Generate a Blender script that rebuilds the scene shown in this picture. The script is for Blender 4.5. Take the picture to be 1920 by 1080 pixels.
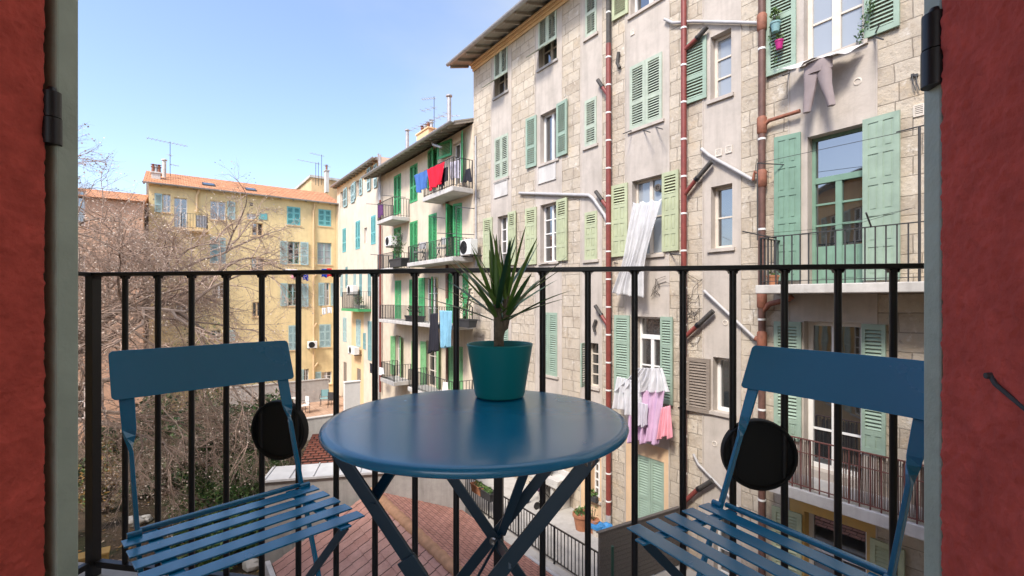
import bpy, math, random
from mathutils import Vector, Matrix
random.seed(11)
for o in list(bpy.data.objects): bpy.data.objects.remove(o)
SC = bpy.context.scene
COL = SC.collection
R = math.radians
# ------------------------------------------------------------------ camera
FPX, HORV, CAMZ = 890.0, 560.0, 0.947
cd = bpy.data.cameras.new('camera'); cam = bpy.data.objects.new('camera', cd); COL.objects.link(cam)
cam.location = (0, 0, CAMZ); cam.rotation_euler = (R(90), 0, 0)
cd.sensor_width = 36; cd.sensor_fit = 'HORIZONTAL'; cd.lens = 36*FPX/1920; cd.shift_y = 20/1920
cd.clip_start = 0.02; cd.clip_end = 3000
SC.camera = cam
# ------------------------------------------------------------------ sky and sun
SUN = Vector((-0.50*math.cos(R(48)), -0.866*math.cos(R(48)), math.sin(R(48))))
w = bpy.data.worlds.new('World'); SC.world = w; w.use_nodes = True
N, L = w.node_tree.nodes, w.node_tree.links
N.clear()
wo = N.new('ShaderNodeOutputWorld'); bg = N.new('ShaderNodeBackground'); sky = N.new('ShaderNodeTexSky')
sky.sky_type = 'NISHITA'; sky.sun_disc = False; sky.sun_elevation = R(48); sky.sun_rotation = math.atan2(SUN.x, SUN.y)
sky.air_density = 1.0; sky.dust_density = 1.6; sky.ozone_density = 1.2; sky.altitude = 20
tc = N.new('ShaderNodeTexCoord')
nz = N.new('ShaderNodeTexNoise'); nz.inputs['Scale'].default_value = 1.7; nz.inputs['Detail'].default_value = 7; nz.inputs['Roughness'].default_value = 0.55
mp = N.new('ShaderNodeMapping'); mp.inputs['Scale'].default_value = (1, 1, 2.2)
L.new(tc.outputs['Generated'], mp.inputs['Vector']); L.new(mp.outputs['Vector'], nz.inputs['Vector'])
dt = N.new('ShaderNodeVectorMath'); dt.operation = 'DOT_PRODUCT'; dt.inputs[1].default_value = (0.80, 0.25, 0.55)
L.new(tc.outputs['Generated'], dt.inputs[0])
ad = N.new('ShaderNodeMath'); ad.operation = 'MULTIPLY_ADD'; ad.inputs[1].default_value = 0.75
L.new(nz.outputs['Fac'], ad.inputs[0]); L.new(dt.outputs['Value'], ad.inputs[2])
rm = N.new('ShaderNodeMapRange'); rm.interpolation_type = 'SMOOTHSTEP'
rm.inputs['From Min'].default_value = 0.62; rm.inputs['From Max'].default_value = 1.25
rm.inputs['To Min'].default_value = 0.05; rm.inputs['To Max'].default_value = 0.92
L.new(ad.outputs[0], rm.inputs['Value'])
mx = N.new('ShaderNodeMix'); mx.data_type = 'RGBA'
mx.inputs[7].default_value = (2.5, 2.62, 2.7, 1)
tn = N.new('ShaderNodeMix'); tn.data_type = 'RGBA'; tn.blend_type = 'MULTIPLY'; tn.inputs[0].default_value = 1; tn.inputs[7].default_value = (.98, .97, 1.02, 1)
L.new(sky.outputs[0], tn.inputs[6])
L.new(rm.outputs[0], mx.inputs[0]); L.new(tn.outputs[2], mx.inputs[6])
L.new(mx.outputs[2], bg.inputs[0]); bg.inputs[1].default_value = 0.115
L.new(bg.outputs[0], wo.inputs[0])
sl = bpy.data.lights.new('sun', 'SUN'); sl.energy = 1.55; sl.angle = R(12); sl.color = (1.0, 0.93, 0.83)
so = bpy.data.objects.new('sun', sl); COL.objects.link(so)
so.rotation_euler = SUN.to_track_quat('Z', 'Y').to_euler(); so.location = (-20, -30, 40)
SC.view_settings.view_transform = 'Standard'; SC.view_settings.look = 'None'
SC.view_settings.exposure = 1.58; SC.view_settings.gamma = 1.0
SC.render.engine = 'CYCLES'
SC.cycles.max_bounces = 6; SC.cycles.diffuse_bounces = 3; SC.cycles.glossy_bounces = 3
SC.cycles.transparent_max_bounces = 6
# ------------------------------------------------------------------ helpers
class Frame:
    """a wall's own axes: x along it (to the right seen from the front), y into the wall, z up"""
    def __init__(s, o, xd):
        s.o = Vector((o[0], o[1])); s.x = Vector(xd).normalized(); s.y = Vector((-s.x.y, s.x.x))
        s.rz = math.atan2(s.x.y, s.x.x)
    def W(s, x, y, z):
        p = s.o + s.x*x + s.y*y
        return Vector((p.x, p.y, z))
    def at(s, u, v, y=0.0):
        r = Vector(((u-960)/FPX, 1.0)); t = (y + s.o.dot(s.y))/r.dot(s.y)
        p = r*t - s.o
        return p.dot(s.x), CAMZ + (HORV-v)/FPX*t
    def rect(s, u0, u1, v0, v1, y=0.0):
        x0 = s.at(u0, v0, y)[0]; x1 = s.at(u1, v0, y)[0]; uc = (u0+u1)/2
        return x0, x1, s.at(uc, v1, y)[1], s.at(uc, v0, y)[1]

class MB:
    def __init__(s): s.v = []; s.f = []; s.m = []; s.sm = []
    def face(s, pts, m=0, smooth=False):
        n = len(s.v); s.v += [tuple(p) for p in pts]; s.f.append(tuple(range(n, n+len(pts)))); s.m.append(m); s.sm.append(smooth)
    def idx(s, vs, fs, m=0, smooth=False):
        n = len(s.v); s.v += [tuple(p) for p in vs]
        for f in fs: s.f.append(tuple(n+i for i in f)); s.m.append(m); s.sm.append(smooth)
    def box(s, x0, x1, y0, y1, z0, z1, m=0, T=None):
        vs = [(x, y, z) for z in (z0, z1) for y in (y0, y1) for x in (x0, x1)]
        if T: vs = [T(p) for p in vs]
        s.idx(vs, [(0,2,3,1),(4,5,7,6),(0,1,5,4),(2,6,7,3),(0,4,6,2),(1,3,7,5)], m)
    def tube(s, pts, r, n=8, m=0, caps=True, smooth=True):
        pts = [Vector(p) for p in pts]; k = len(pts)
        rs = r if isinstance(r, (list, tuple)) else [r]*k
        base = len(s.v); up = None
        for i, p in enumerate(pts):
            d = (pts[min(i+1, k-1)] - pts[max(i-1, 0)])
            if d.length < 1e-9: d = Vector((0, 0, 1))
            d.normalize()
            if up is None: up = Vector((1, 0, 0)) if abs(d.x) < .8 else Vector((0, 1, 0))
            a = (up - d*up.dot(d)); a = a.normalized() if a.length > 1e-6 else d.orthogonal().normalized()
            up = a; b = d.cross(a)
            for j in range(n):
                t = 2*math.pi*(j+.5)/n
                s.v.append(tuple(p + (a*math.cos(t) + b*math.sin(t))*rs[i]))
        for i in range(k-1):
            for j in range(n):
                q = base+i*n
                s.f.append((q+j, q+(j+1) % n, q+n+(j+1) % n, q+n+j)); s.m.append(m); s.sm.append(smooth)
        if caps:
            s.f.append(tuple(base+j for j in range(n))[::-1]); s.m.append(m); s.sm.append(False)
            s.f.append(tuple(base+(k-1)*n+j for j in range(n))); s.m.append(m); s.sm.append(False)
    def bar(s, a, b, wdt, th, side, m=0):
        """flat bar from a to b; width along 'side', thickness across"""
        a, b = Vector(a), Vector(b); d = (b-a).normalized()
        sd = Vector(side); sd = (sd - d*sd.dot(d)).normalized(); t = d.cross(sd)
        vs = []
        for p in (a, b):
            for i, j in ((-1,-1),(1,-1),(1,1),(-1,1)): vs.append(p + sd*(wdt/2*i) + t*(th/2*j))
        s.idx(vs, [(3,2,1,0),(4,5,6,7),(0,1,5,4),(1,2,6,5),(2,3,7,6),(3,0,4,7)], m)
    def loft(s, secs, m=0, smooth=True, caps=True):
        """secs: closed rings of equal length"""
        n = len(secs[0]); base = len(s.v)
        for c in secs: s.v += [tuple(p) for p in c]
        for i in range(len(secs)-1):
            for j in range(n):
                q = base+i*n
                s.f.append((q+j, q+(j+1) % n, q+n+(j+1) % n, q+n+j)); s.m.append(m); s.sm.append(smooth)
        if caps:
            s.f.append(tuple(base+j for j in range(n))[::-1]); s.m.append(m); s.sm.append(False)
            s.f.append(tuple(base+(len(secs)-1)*n+j for j in range(n))); s.m.append(m); s.sm.append(False)
    def lathe(s, prof, c=(0,0,0), n=24, m=0, T=None):
        secs = []
        for r, z in prof:
            ring = [Vector((c[0]+r*math.cos(2*math.pi*j/n), c[1]+r*math.sin(2*math.pi*j/n), c[2]+z)) for j in range(n)]
            if T: ring = [T(p) for p in ring]
            secs.append(ring)
        s.loft(secs, m)
    def build(s, name, mats, parent=None, off=None, bevel=0, solid=0, loc=None, rot=None, auto=True):
        me = bpy.data.meshes.new(name)
        vs = s.v if off is None else [(p[0]-off[0], p[1]-off[1], p[2]-off[2]) for p in s.v]
        me.from_pydata(vs, [], s.f); 
        for mt in (mats if isinstance(mats, (list, tuple)) else [mats]): me.materials.append(mt)
        me.polygons.foreach_set('material_index', s.m); me.polygons.foreach_set('use_smooth', s.sm)
        me.update()
        if auto and any(s.sm): me.set_sharp_from_angle(angle=R(40))
        o = bpy.data.objects.new(name, me); COL.objects.link(o)
        if parent: o.parent = parent
        if loc is not None: o.location = loc
        if rot is not None: o.rotation_euler = rot
        if bevel:
            b = o.modifiers.new('bevel', 'BEVEL'); b.width = bevel; b.segments = 2; b.limit_method = 'ANGLE'; b.angle_limit = R(40)
        if solid:
            b = o.modifiers.new('solid', 'SOLIDIFY'); b.thickness = solid
        return o
def tag(o, label=None, cat=None, group=None, kind=None):
    if label: o['label'] = label
    if cat: o['category'] = cat
    if group: o['group'] = group
    if kind: o['kind'] = kind
    return o
def empty(name, loc, rz=0, label=None, cat=None, group=None):
    o = bpy.data.objects.new(name, None); COL.objects.link(o); o.location = loc; o.rotation_euler = (0, 0, rz)
    o.empty_display_size = .2
    return tag(o, label, cat, group)
def copy_tree(o, parent=None):
    c = o.copy(); COL.objects.link(c)
    if parent: c.parent = parent
    for ch in list(o.children): copy_tree(ch, c)
    return c
class Thing:
    """a root empty standing in a frame; parts are given in frame coordinates"""
    def __init__(s, fr, name, label, cat, base, group=None):
        s.fr = fr; s.base = base
        s.root = empty(name, fr.W(*base), fr.rz, label, cat, group)
    def add(s, mb, name, mats, parent=None, **k):
        return mb.build(name, mats, parent or s.root, off=s.base, **k)
# ------------------------------------------------------------------ materials
def nodes(name):
    m = bpy.data.materials.new(name); m.use_nodes = True
    nt = m.node_tree; nt.nodes.clear()
    out = nt.nodes.new('ShaderNodeOutputMaterial'); p = nt.nodes.new('ShaderNodeBsdfPrincipled')
    nt.links.new(p.outputs[0], out.inputs[0])
    return m, nt, p
def nd(nt, typ, **k):
    n = nt.nodes.new(typ)
    for a, b in k.items():
        if a in n.inputs: n.inputs[a].default_value = b
        else: setattr(n, a, b)
    return n
def c4(c, k=1.0): return (min(1, c[0]*k), min(1, c[1]*k), min(1, c[2]*k), 1)
def noise(nt, scale, detail=5, vec=None, rough=.55):
    n = nd(nt, 'ShaderNodeTexNoise'); n.inputs['Scale'].default_value = scale; n.inputs['Detail'].default_value = detail; n.inputs['Roughness'].default_value = rough
    if vec is None:
        t = nd(nt, 'ShaderNodeTexCoord'); vec = t.outputs['Object']
    nt.links.new(vec, n.inputs['Vector'])
    return n.outputs['Fac']
def ramp(nt, fac, stops):
    r = nd(nt, 'ShaderNodeValToRGB'); e = r.color_ramp.elements
    while len(e) > 1: e.remove(e[-1])
    e[0].position, e[0].color = stops[0][0], stops[0][1]
    for p, c in stops[1:]:
        q = e.new(p); q.color = c
    nt.links.new(fac, r.inputs[0]); return r.outputs[0]
def mixc(nt, fac, a, b, mode='MIX'):
    m = nd(nt, 'ShaderNodeMix', data_type='RGBA', blend_type=mode)
    for k, x in ((0, fac), (6, a), (7, b)):
        if hasattr(x, 'is_linked'): nt.links.new(x, m.inputs[k])
        else: m.inputs[k].default_value = x
    return m.outputs[2]
def bump(nt, p, h, strength, dist=.02):
    b = nd(nt, 'ShaderNodeBump'); b.inputs['Strength'].default_value = strength; b.inputs['Distance'].default_value = dist
    nt.links.new(h, b.inputs['Height']); nt.links.new(b.outputs[0], p.inputs['Normal'])
def mat(name, col, rough=.7, var=.12, sc=6., bmp=0, bsc=40., metal=0, coat=0, spec=.5, bd=.01, trans=0):
    m, nt, p = nodes(name)
    p.inputs['Roughness'].default_value = rough; p.inputs['Metallic'].default_value = metal
    p.inputs['Coat Weight'].default_value = coat; p.inputs['Coat Roughness'].default_value = .15
    p.inputs['Specular IOR Level'].default_value = spec
    if var:
        f = noise(nt, sc)
        nt.links.new(ramp(nt, f, [(.25, c4(col, 1-var)), (.75, c4(col, 1+var))]), p.inputs['Base Color'])
    else: p.inputs['Base Color'].default_value = c4(col)
    if bmp: bump(nt, p, noise(nt, bsc, 6), bmp, bd)
    if trans: 
        p.inputs['Alpha'].default_value = 1-trans
    return m
def wallcoords(nt):
    t = nd(nt, 'ShaderNodeTexCoord'); s = nd(nt, 'ShaderNodeSeparateXYZ'); c = nd(nt, 'ShaderNodeCombineXYZ')
    nt.links.new(t.outputs['Object'], s.inputs[0]); nt.links.new(s.outputs['X'], c.inputs['X']); nt.links.new(s.outputs['Z'], c.inputs['Y'])
    nt.links.new(s.outputs['Y'], c.inputs['Z'])
    return c.outputs[0], t.outputs['Object']
def plaster(name, col, dirt=(.3,.27,.23), dirtamt=.35, streak=True, bmp=.25):
    m, nt, p = nodes(name); p.inputs['Roughness'].default_value = .88; p.inputs['Specular IOR Level'].default_value = .25
    wv, ob = wallcoords(nt)
    a = ramp(nt, noise(nt, 1.1, 8, ob, .65), [(.3, c4(col, .86)), (.7, c4(col, 1.08))])
    f2 = ramp(nt, noise(nt, 2.3, 9, ob, .7), [(.47, (0,0,0,1)), (.72, (1,1,1,1))])
    mp = nd(nt, 'ShaderNodeMapping'); mp.inputs['Scale'].default_value = (3.2, .28, 1)
    nt.links.new(wv, mp.inputs['Vector'])
    f3 = ramp(nt, noise(nt, 1.4, 7, mp.outputs[0], .6), [(.47, (0,0,0,1)), (.70, (1,1,1,1))])
    k1 = nd(nt, 'ShaderNodeMath', operation='MULTIPLY'); k1.inputs[1].default_value = dirtamt
    nt.links.new(f2, k1.inputs[0])
    b = mixc(nt, k1.outputs[0], a, c4(dirt))
    if streak:
        k2 = nd(nt, 'ShaderNodeMath', operation='MULTIPLY'); k2.inputs[1].default_value = dirtamt*.8
        nt.links.new(f3, k2.inputs[0]); b = mixc(nt, k2.outputs[0], b, c4(dirt, .8))
    nt.links.new(b, p.inputs['Base Color'])
    bump(nt, p, noise(nt, 22, 8, ob), bmp, .015)
    return m
def stonework(name, bw=.44, rh=.29):
    m, nt, p = nodes(name); p.inputs['Roughness'].default_value = .9; p.inputs['Specular IOR Level'].default_value = .2
    wv, ob = wallcoords(nt)
    dn = nd(nt, 'ShaderNodeTexNoise'); dn.inputs['Scale'].default_value = 1.6; dn.inputs['Detail'].default_value = 3
    nt.links.new(ob, dn.inputs['Vector'])
    sub = nd(nt, 'ShaderNodeVectorMath', operation='MULTIPLY_ADD'); sub.inputs[1].default_value = (.07, .05, 0)
    nt.links.new(dn.outputs['Color'], sub.inputs[0]); nt.links.new(wv, sub.inputs[2])
    br = nd(nt, 'ShaderNodeTexBrick'); br.offset = .5; br.squash = 1.25; br.squash_frequency = 3
    br.inputs['Scale'].default_value = 1; br.inputs['Brick Width'].default_value = bw; br.inputs['Row Height'].default_value = rh
    br.inputs['Mortar Size'].default_value = .009; br.inputs['Mortar Smooth'].default_value = .5; br.inputs['Bias'].default_value = 0
    br.inputs['Color1'].default_value = (.46, .395, .315, 1); br.inputs['Color2'].default_value = (.58, .515, .425, 1); br.inputs['Mortar'].default_value = (.34, .295, .24, 1)
    nt.links.new(sub.outputs[0], br.inputs['Vector'])
    pat = ramp(nt, noise(nt, 3.0, 9, ob, .68), [(.30, (.74,.71,.68,1)), (.5, (1,1,1,1)), (.72, (1.0,.97,.9,1))])
    c = mixc(nt, 1.0, br.outputs['Color'], pat, 'MULTIPLY')
    och = ramp(nt, noise(nt, 2.1, 6, ob, .6), [(.56, (0,0,0,1)), (.74, (.55,.55,.55,1))])
    c = mixc(nt, och, c, (.58, .43, .25, 1))
    wh = ramp(nt, noise(nt, 4.2, 8, ob, .7), [(.57, (0,0,0,1)), (.66, (.85,.85,.85,1))])
    c = mixc(nt, wh, c, (.66, .62, .56, 1))
    dk = ramp(nt, noise(nt, 6.5, 9, ob, .75), [(.33, (.8,.8,.8,1)), (.42, (0,0,0,1))])
    c = mixc(nt, dk, c, (.20, .175, .15, 1))
    nt.links.new(c, p.inputs['Base Color'])
    inv = nd(nt, 'ShaderNodeMath', operation='MULTIPLY_ADD'); inv.inputs[1].default_value = -1.1
    nt.links.new(br.outputs['Fac'], inv.inputs[0]); nt.links.new(noise(nt, 9, 9, ob, .7), inv.inputs[2])
    bump(nt, p, inv.outputs[0], .75, .045)
    return m
def glass(name, col, ior=2.5, rough=.02):
    m, nt, p = nodes(name); p.inputs['Base Color'].default_value = c4(col); p.inputs['Roughness'].default_value = rough
    p.inputs['IOR'].default_value = ior; p.inputs['Specular IOR Level'].default_value = .75
    t = nd(nt, 'ShaderNodeTexCoord'); bump(nt, p, noise(nt, 1.3, 2, t.outputs['Object']), .12, .01)
    return m
def tiles(name, c1, c2, mortar, bw, rh, ms=.012, bmp=.8, wave=0):
    m, nt, p = nodes(name); p.inputs['Roughness'].default_value = .85; p.inputs['Specular IOR Level'].default_value = .25
    t = nd(nt, 'ShaderNodeTexCoord'); ob = t.outputs['Object']
    br = nd(nt, 'ShaderNodeTexBrick'); br.offset = .5
    br.inputs['Scale'].default_value = 1; br.inputs['Brick Width'].default_value = bw; br.inputs['Row Height'].default_value = rh
    br.inputs['Mortar Size'].default_value = ms; br.inputs['Mortar Smooth'].default_value = .3
    br.inputs['Color1'].default_value = c4(c1); br.inputs['Color2'].default_value = c4(c2); br.inputs['Mortar'].default_value = c4(mortar)
    nt.links.new(ob, br.inputs['Vector'])
    c = mixc(nt, 1.0, br.outputs['Color'], ramp(nt, noise(nt, 2.2, 9, ob, .7), [(.3, (.70,.68,.66,1)), (.6, (1,1,1,1))]), 'MULTIPLY')
    gr = ramp(nt, noise(nt, 5.1, 8, ob, .7), [(.58, (0,0,0,1)), (.74, (.6,.6,.6,1))])
    c = mixc(nt, gr, c, c4((c1[0]*.8+.06, c1[1]*.9+.08, c1[2]+.08)))
    nt.links.new(c, p.inputs['Base Color'])
    inv = nd(nt, 'ShaderNodeMath', operation='MULTIPLY_ADD'); inv.inputs[1].default_value = -1.0
    nt.links.new(br.outputs['Fac'], inv.inputs[0]); nt.links.new(noise(nt, 14, 6, ob), inv.inputs[2])
    bump(nt, p, inv.outputs[0], bmp, .03)
    return m
def wood(name, col, rough=.75, sc=(1, 14, 14), var=.35):
    m, nt, p = nodes(name); p.inputs['Roughness'].default_value = rough
    t = nd(nt, 'ShaderNodeTexCoord'); mp = nd(nt, 'ShaderNodeMapping'); mp.inputs['Scale'].default_value = sc
    nt.links.new(t.outputs['Object'], mp.inputs['Vector'])
    f = noise(nt, 3, 8, mp.outputs[0], .65)
    nt.links.new(ramp(nt, f, [(.25, c4(col, 1-var)), (.75, c4(col, 1+var))]), p.inputs['Base Color'])
    bump(nt, p, f, .3, .01); return m
M = dict(
 stone=stonework('stone_blocks'), plast=plaster('render_band', (.53,.475,.42), dirtamt=.42),
 peach=plaster('peach_paint', (.72,.50,.31), dirtamt=.22), ochre=plaster('ochre_paint', (.66,.42,.14), dirtamt=.3),
 yellow=plaster('yellow_paint', (.80,.63,.34), (.45,.33,.17), .22), cream=plaster('cream_paint', (.70,.60,.47), (.45,.36,.26), .35),
 beige=plaster('beige_paint', (.70,.61,.50), (.5,.42,.33), .28), pink=plaster('salmon_paint', (.72,.44,.30), (.5,.33,.22), .3),
 apri=plaster('apricot_paint', (.74,.53,.31), (.5,.38,.22), .2),
 conc=plaster('weathered_concrete', (.44,.42,.40), (.2,.19,.18), .5), concl=plaster('pale_concrete', (.60,.58,.55), (.3,.28,.26), .4),
 white=mat('white_paint', (.78,.77,.75), .5, .05), cream_wood=mat('cream_joinery', (.66,.60,.52), .55, .1, 9),
 sh_pale=mat('pale_green_paint', (.40,.46,.37), .6, .16, 5), sh_lime=mat('lime_green_paint', (.43,.47,.30), .6, .14, 5),
 sh_mint=mat('mint_green_paint', (.29,.39,.31), .6, .14, 5), sh_sea=mat('sea_green_paint', (.17,.29,.22), .55, .14, 5),
 sh_grn=mat('bright_green_paint', (.06,.34,.13), .55, .14, 5), sh_grnp=mat('leaf_green_paint', (.20,.45,.20), .6, .14, 5),
 sh_blue=mat('grey_blue_paint', (.36,.50,.50), .6, .12, 5), sh_cyan=mat('turquoise_paint', (.16,.46,.47), .6, .1, 5),
 sh_teal=mat('faded_teal_paint', (.20,.36,.37), .6, .1, 5), sh_brown=wood('weathered_wood', (.23,.19,.155), .85),
 glass=glass('window_glass', (.018,.022,.026)), glassc=glass('curtained_glass', (.30,.33,.36), 1.7), dark=mat('hollow_shade_black', (.012,.011,.011), .8, 0),  # dark: near-black colour stands in for shade inside vents and fan housings
 pipe=mat('red_pipe_paint', (.21,.045,.035), .5, .2, 8), brownpipe=mat('rust_brown_pipe', (.13,.065,.05), .6, .3, 9), rustpipe=mat('orange_rust_pipe', (.26,.10,.06), .7, .3, 12),
 greypipe=mat('grey_plastic_pipe', (.44,.43,.43), .5, .12), zinc=mat('dull_zinc', (.40,.40,.41), .5, .2, 5, metal=.3), darkpipe=mat('tarred_iron', (.06,.055,.05), .7, .4, 14),
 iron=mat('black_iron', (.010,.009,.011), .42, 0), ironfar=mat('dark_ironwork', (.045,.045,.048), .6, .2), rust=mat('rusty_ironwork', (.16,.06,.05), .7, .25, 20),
 timber=wood('grey_timber', (.115,.10,.088)), soffit=wood('eaves_boards', (.33,.29,.24)),
 tile=tiles('orange_roof_tiles', (.56,.25,.125), (.66,.33,.18), (.34,.15,.08), .24, .34, .02, .9),
)
# ------------------------------------------------------------------ parts of buildings
def wall_grid(mb, x0, x1, z0, z1, ops, y=0.0, depth=.2, mf=lambda x, z: 0, ex=(), ez=(), rm=None):
    xs = sorted(set([x0, x1] + [a for o in ops for a in o[:2]] + list(ex)))
    zs = sorted(set([z0, z1] + [a for o in ops for a in o[2:4]] + list(ez)))
    xs = [x for x in xs if x0 <= x <= x1]; zs = [z for z in zs if z0 <= z <= z1]
    for i in range(len(xs)-1):
        for j in range(len(zs)-1):
            cx, cz = (xs[i]+xs[i+1])/2, (zs[j]+zs[j+1])/2
            if any(o[0] < cx < o[1] and o[2] < cz < o[3] for o in ops): continue
            mb.face([(xs[i],y,zs[j]),(xs[i+1],y,zs[j]),(xs[i+1],y,zs[j+1]),(xs[i],y,zs[j+1])], mf(cx, cz))
    for o in ops:
        a, b, c, d = o[:4]; m = mf((a+b)/2, (c+d)/2) if rm is None else rm
        Y = y+depth
        mb.face([(a,y,c),(a,y,d),(a,Y,d),(a,Y,c)], m); mb.face([(b,y,d),(b,y,c),(b,Y,c),(b,Y,d)], m)
        mb.face([(a,y,d),(b,y,d),(b,Y,d),(a,Y,d)], m); mb.face([(b,y,c),(a,y,c),(a,Y,c),(b,Y,c)], m)
def shell(mb, x0, x1, y0, y1, z0, z1, m=0):
    """sides, back and top of a block whose front is a wall_grid"""
    mb.face([(x0,y1,z0),(x0,y0,z0),(x0,y0,z1),(x0,y1,z1)], m); mb.face([(x1,y0,z0),(x1,y1,z0),(x1,y1,z1),(x1,y0,z1)], m)
    mb.face([(x1,y1,z0),(x0,y1,z0),(x0,y1,z1),(x1,y1,z1)], m); mb.face([(x0,y0,z1),(x1,y0,z1),(x1,y1,z1),(x0,y1,z1)], m)
def window(b, r, fm, gm, depth=.2, rows=2, cols=2, bar=.05, y=0.0, sill=None, door=0.0, transom=0.0):
    x0, x1, z0, z1 = r; f = MB(); Y = y+depth-.06
    f.box(x0, x0+bar, Y, Y+.06, z0, z1); f.box(x1-bar, x1, Y, Y+.06, z0, z1)
    f.box(x0+bar, x1-bar, Y+.001, Y+.059, z1-bar, z1); f.box(x0+bar, x1-bar, Y+.001, Y+.059, z0, z0+bar)
    zt = z1-transom
    if transom: f.box(x0+bar, x1-bar, Y-.012, Y+.052, zt-.05, zt+.05)
    cw = (x1-x0-2*bar)/cols
    za = z0+bar+door
    if door: f.box(x0+bar, x1-bar, Y+.014, Y+.05, z0+bar, za)
    for i in range(1, cols):
        xm = x0+bar+cw*i; wd = bar*.85
        f.box(xm-wd, xm+wd, Y-.006, Y+.055, z0+bar+(0 if not door else .001), (zt-.05 if transom else z1-bar))
    ztop = zt-.05 if transom else z1-bar
    for j in range(1, rows):
        zz = za+(ztop-za)*j/rows
        f.box(x0+bar, x1-bar, Y+.008, Y+.05, zz-.016, zz+.016)
    if door:
        for i in range(cols):
            a = x0+bar+cw*i+.09; c = a+cw-.18
            f.box(a, c, Y+.006, Y+.02, z0+bar+.08, za-.09)
    o = b.add(f, 'window' if not door else 'balcony_door', M[fm])
    g = MB(); g.face([(x0+.01,Y+.035,z0+.01),(x1-.01,Y+.035,z0+.01),(x1-.01,Y+.035,z1-.01),(x0+.01,Y+.035,z1-.01)])
    b.add(g, 'pane', M[gm], parent=o)
    if sill:
        s = MB(); s.box(x0-.06, x1+.06, y-.05, y+.1, z0-.07, z0-.002); b.add(s, 'sill', M[sill], parent=o)
    return o
def leaf_mesh(mb, T, w, h, style, secs=None, flip=False):
    t = .036; st = min(.075, w*.16); rl = .085
    if style == 'plank':
        mb.box(0, w, 0, t, 0, h, T=T); return
    mb.box(0, st, 0, t, 0, h, T=T); mb.box(w-st, w, 0, t, 0, h, T=T)
    secs = secs or {'louvre': [(.40,'l'), (.60,'l')], 'one': [(1.,'l')], 'three': [(.3,'l'),(.36,'l'),(.34,'l')],
                    'half': [(.24,'p'),(.24,'p'),(.22,'p'),(.30,'l')], 'panel': [(.22,'p'),(.19,'p'),(.19,'p'),(.19,'p'),(.21,'p')],
                    'foot': [(.16,'p'),(.42,'l'),(.42,'l')]}[style]
    z = 0
    for k, (fr, kind) in enumerate(secs):
        a, c = z*h, (z+fr)*h; z += fr
        mb.box(st, w-st, .001, t-.001, a if k == 0 else a-rl/2, a+(rl if k == 0 else rl/2), T=T)
        lo = a+(rl if k == 0 else rl/2); hi = c-(rl if k == len(secs)-1 else rl/2)
        if k == len(secs)-1: mb.box(st, w-st, .001, t-.001, hi, h, T=T)
        if kind == 'l':
            p = .057; n = max(1, int((hi-lo)/p)); p = (hi-lo)/n
            for i in range(n):
                zc = lo+p*(i+.5); dy, dz = .017, .019
                vs = []
                for x in (st, w-st):
                    vs += [(x, t/2-dy, zc-dz-.004), (x, t/2-dy, zc-dz+.004), (x, t/2+dy, zc+dz+.004), (x, t/2+dy, zc+dz-.004)]
                mb.idx([T(v) for v in vs], [(0,1,5,4),(1,2,6,5),(2,3,7,6),(3,0,4,7)])
        else:
            mb.box(st, w-st, .012, t-.012, lo, hi, T=T)
            xm = w/2
            mb.box(xm-.03, xm+.03, .002, t-.002, lo, hi, T=T)
            for (xa, xb) in ((st, xm-.03), (xm+.03, w-st)):
                q = .03
                if xb-xa > .1: mb.box(xa+q, xb-q, .004, t-.004, lo+q, hi-q, T=T)
def shutter(b, r, mt, style='louvre', y=-.045, swing=0.0, hinge='L', secs=None, tilt=None, slip=0):
    x0, x1, z0, z1 = r; w, h = x1-x0, z1-z0; mb = MB()
    c, s = math.cos(swing), math.sin(swing)
    def T(p):
        lx, ly, lz = p
        if hinge == 'L': return (x0+lx*c+ly*s, y-lx*s+ly*c, z0+lz)
        q = w-lx
        return (x1-q*c-ly*s, y-q*s+ly*c, z0+lz)
    if tilt:
        hf, ang = tilt; hz = h*hf
        leaf_mesh(mb, lambda p: T((p[0], p[1], p[2]+hz)), w, h-hz, 'one')
        def T2(p):
            dz = hz-p[2]
            return T((p[0], p[1]-.005-dz*math.sin(ang)*1.0, hz-dz*math.cos(ang)))
        leaf_mesh(mb, T2, w, hz-.005, 'one')
    else: leaf_mesh(mb, T, w, h, style, secs)
    # iron hinges
    return b.add(mb, 'shutter', M[mt])
def pair(b, r, mt, style='louvre', y=.02, **k):
    x0, x1, z0, z1 = r; xm = (x0+x1)/2
    shutter(b, (x0, xm-.004, z0, z1), mt, style, y, hinge='L', **k); shutter(b, (xm+.004, x1, z0, z1), mt, style, y, hinge='R', **k)
def railing(b, pts, z0, z1, mt, sp=.12, r=.008, name='railing', mid=None, parent=None):
    mb = MB()
    for i in range(len(pts)-1):
        a, c = Vector((*pts[i], 0)), Vector((*pts[i+1], 0)); d = c-a; n = max(1, int(round(d.length/sp)))
        mb.bar((a.x,a.y,z1), (c.x,c.y,z1), .04, .014, (0,0,1) if False else Vector((-d.y,d.x,0)))
        mb.bar((a.x,a.y,z0+.06), (c.x,c.y,z0+.06), .03, .01, Vector((-d.y,d.x,0)))
        if mid: mb.bar((a.x,a.y,mid), (c.x,c.y,mid), .02, .01, Vector((-d.y,d.x,0)))
        for k in range(n+1):
            p = a+d*(k/n); q = r*1.8 if k in (0, n) else r
            mb.box(p.x-q, p.x+q, p.y-q, p.y+q, z0, z1-.004)
    return b.add(mb, name, M[mt], parent=parent)
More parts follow.
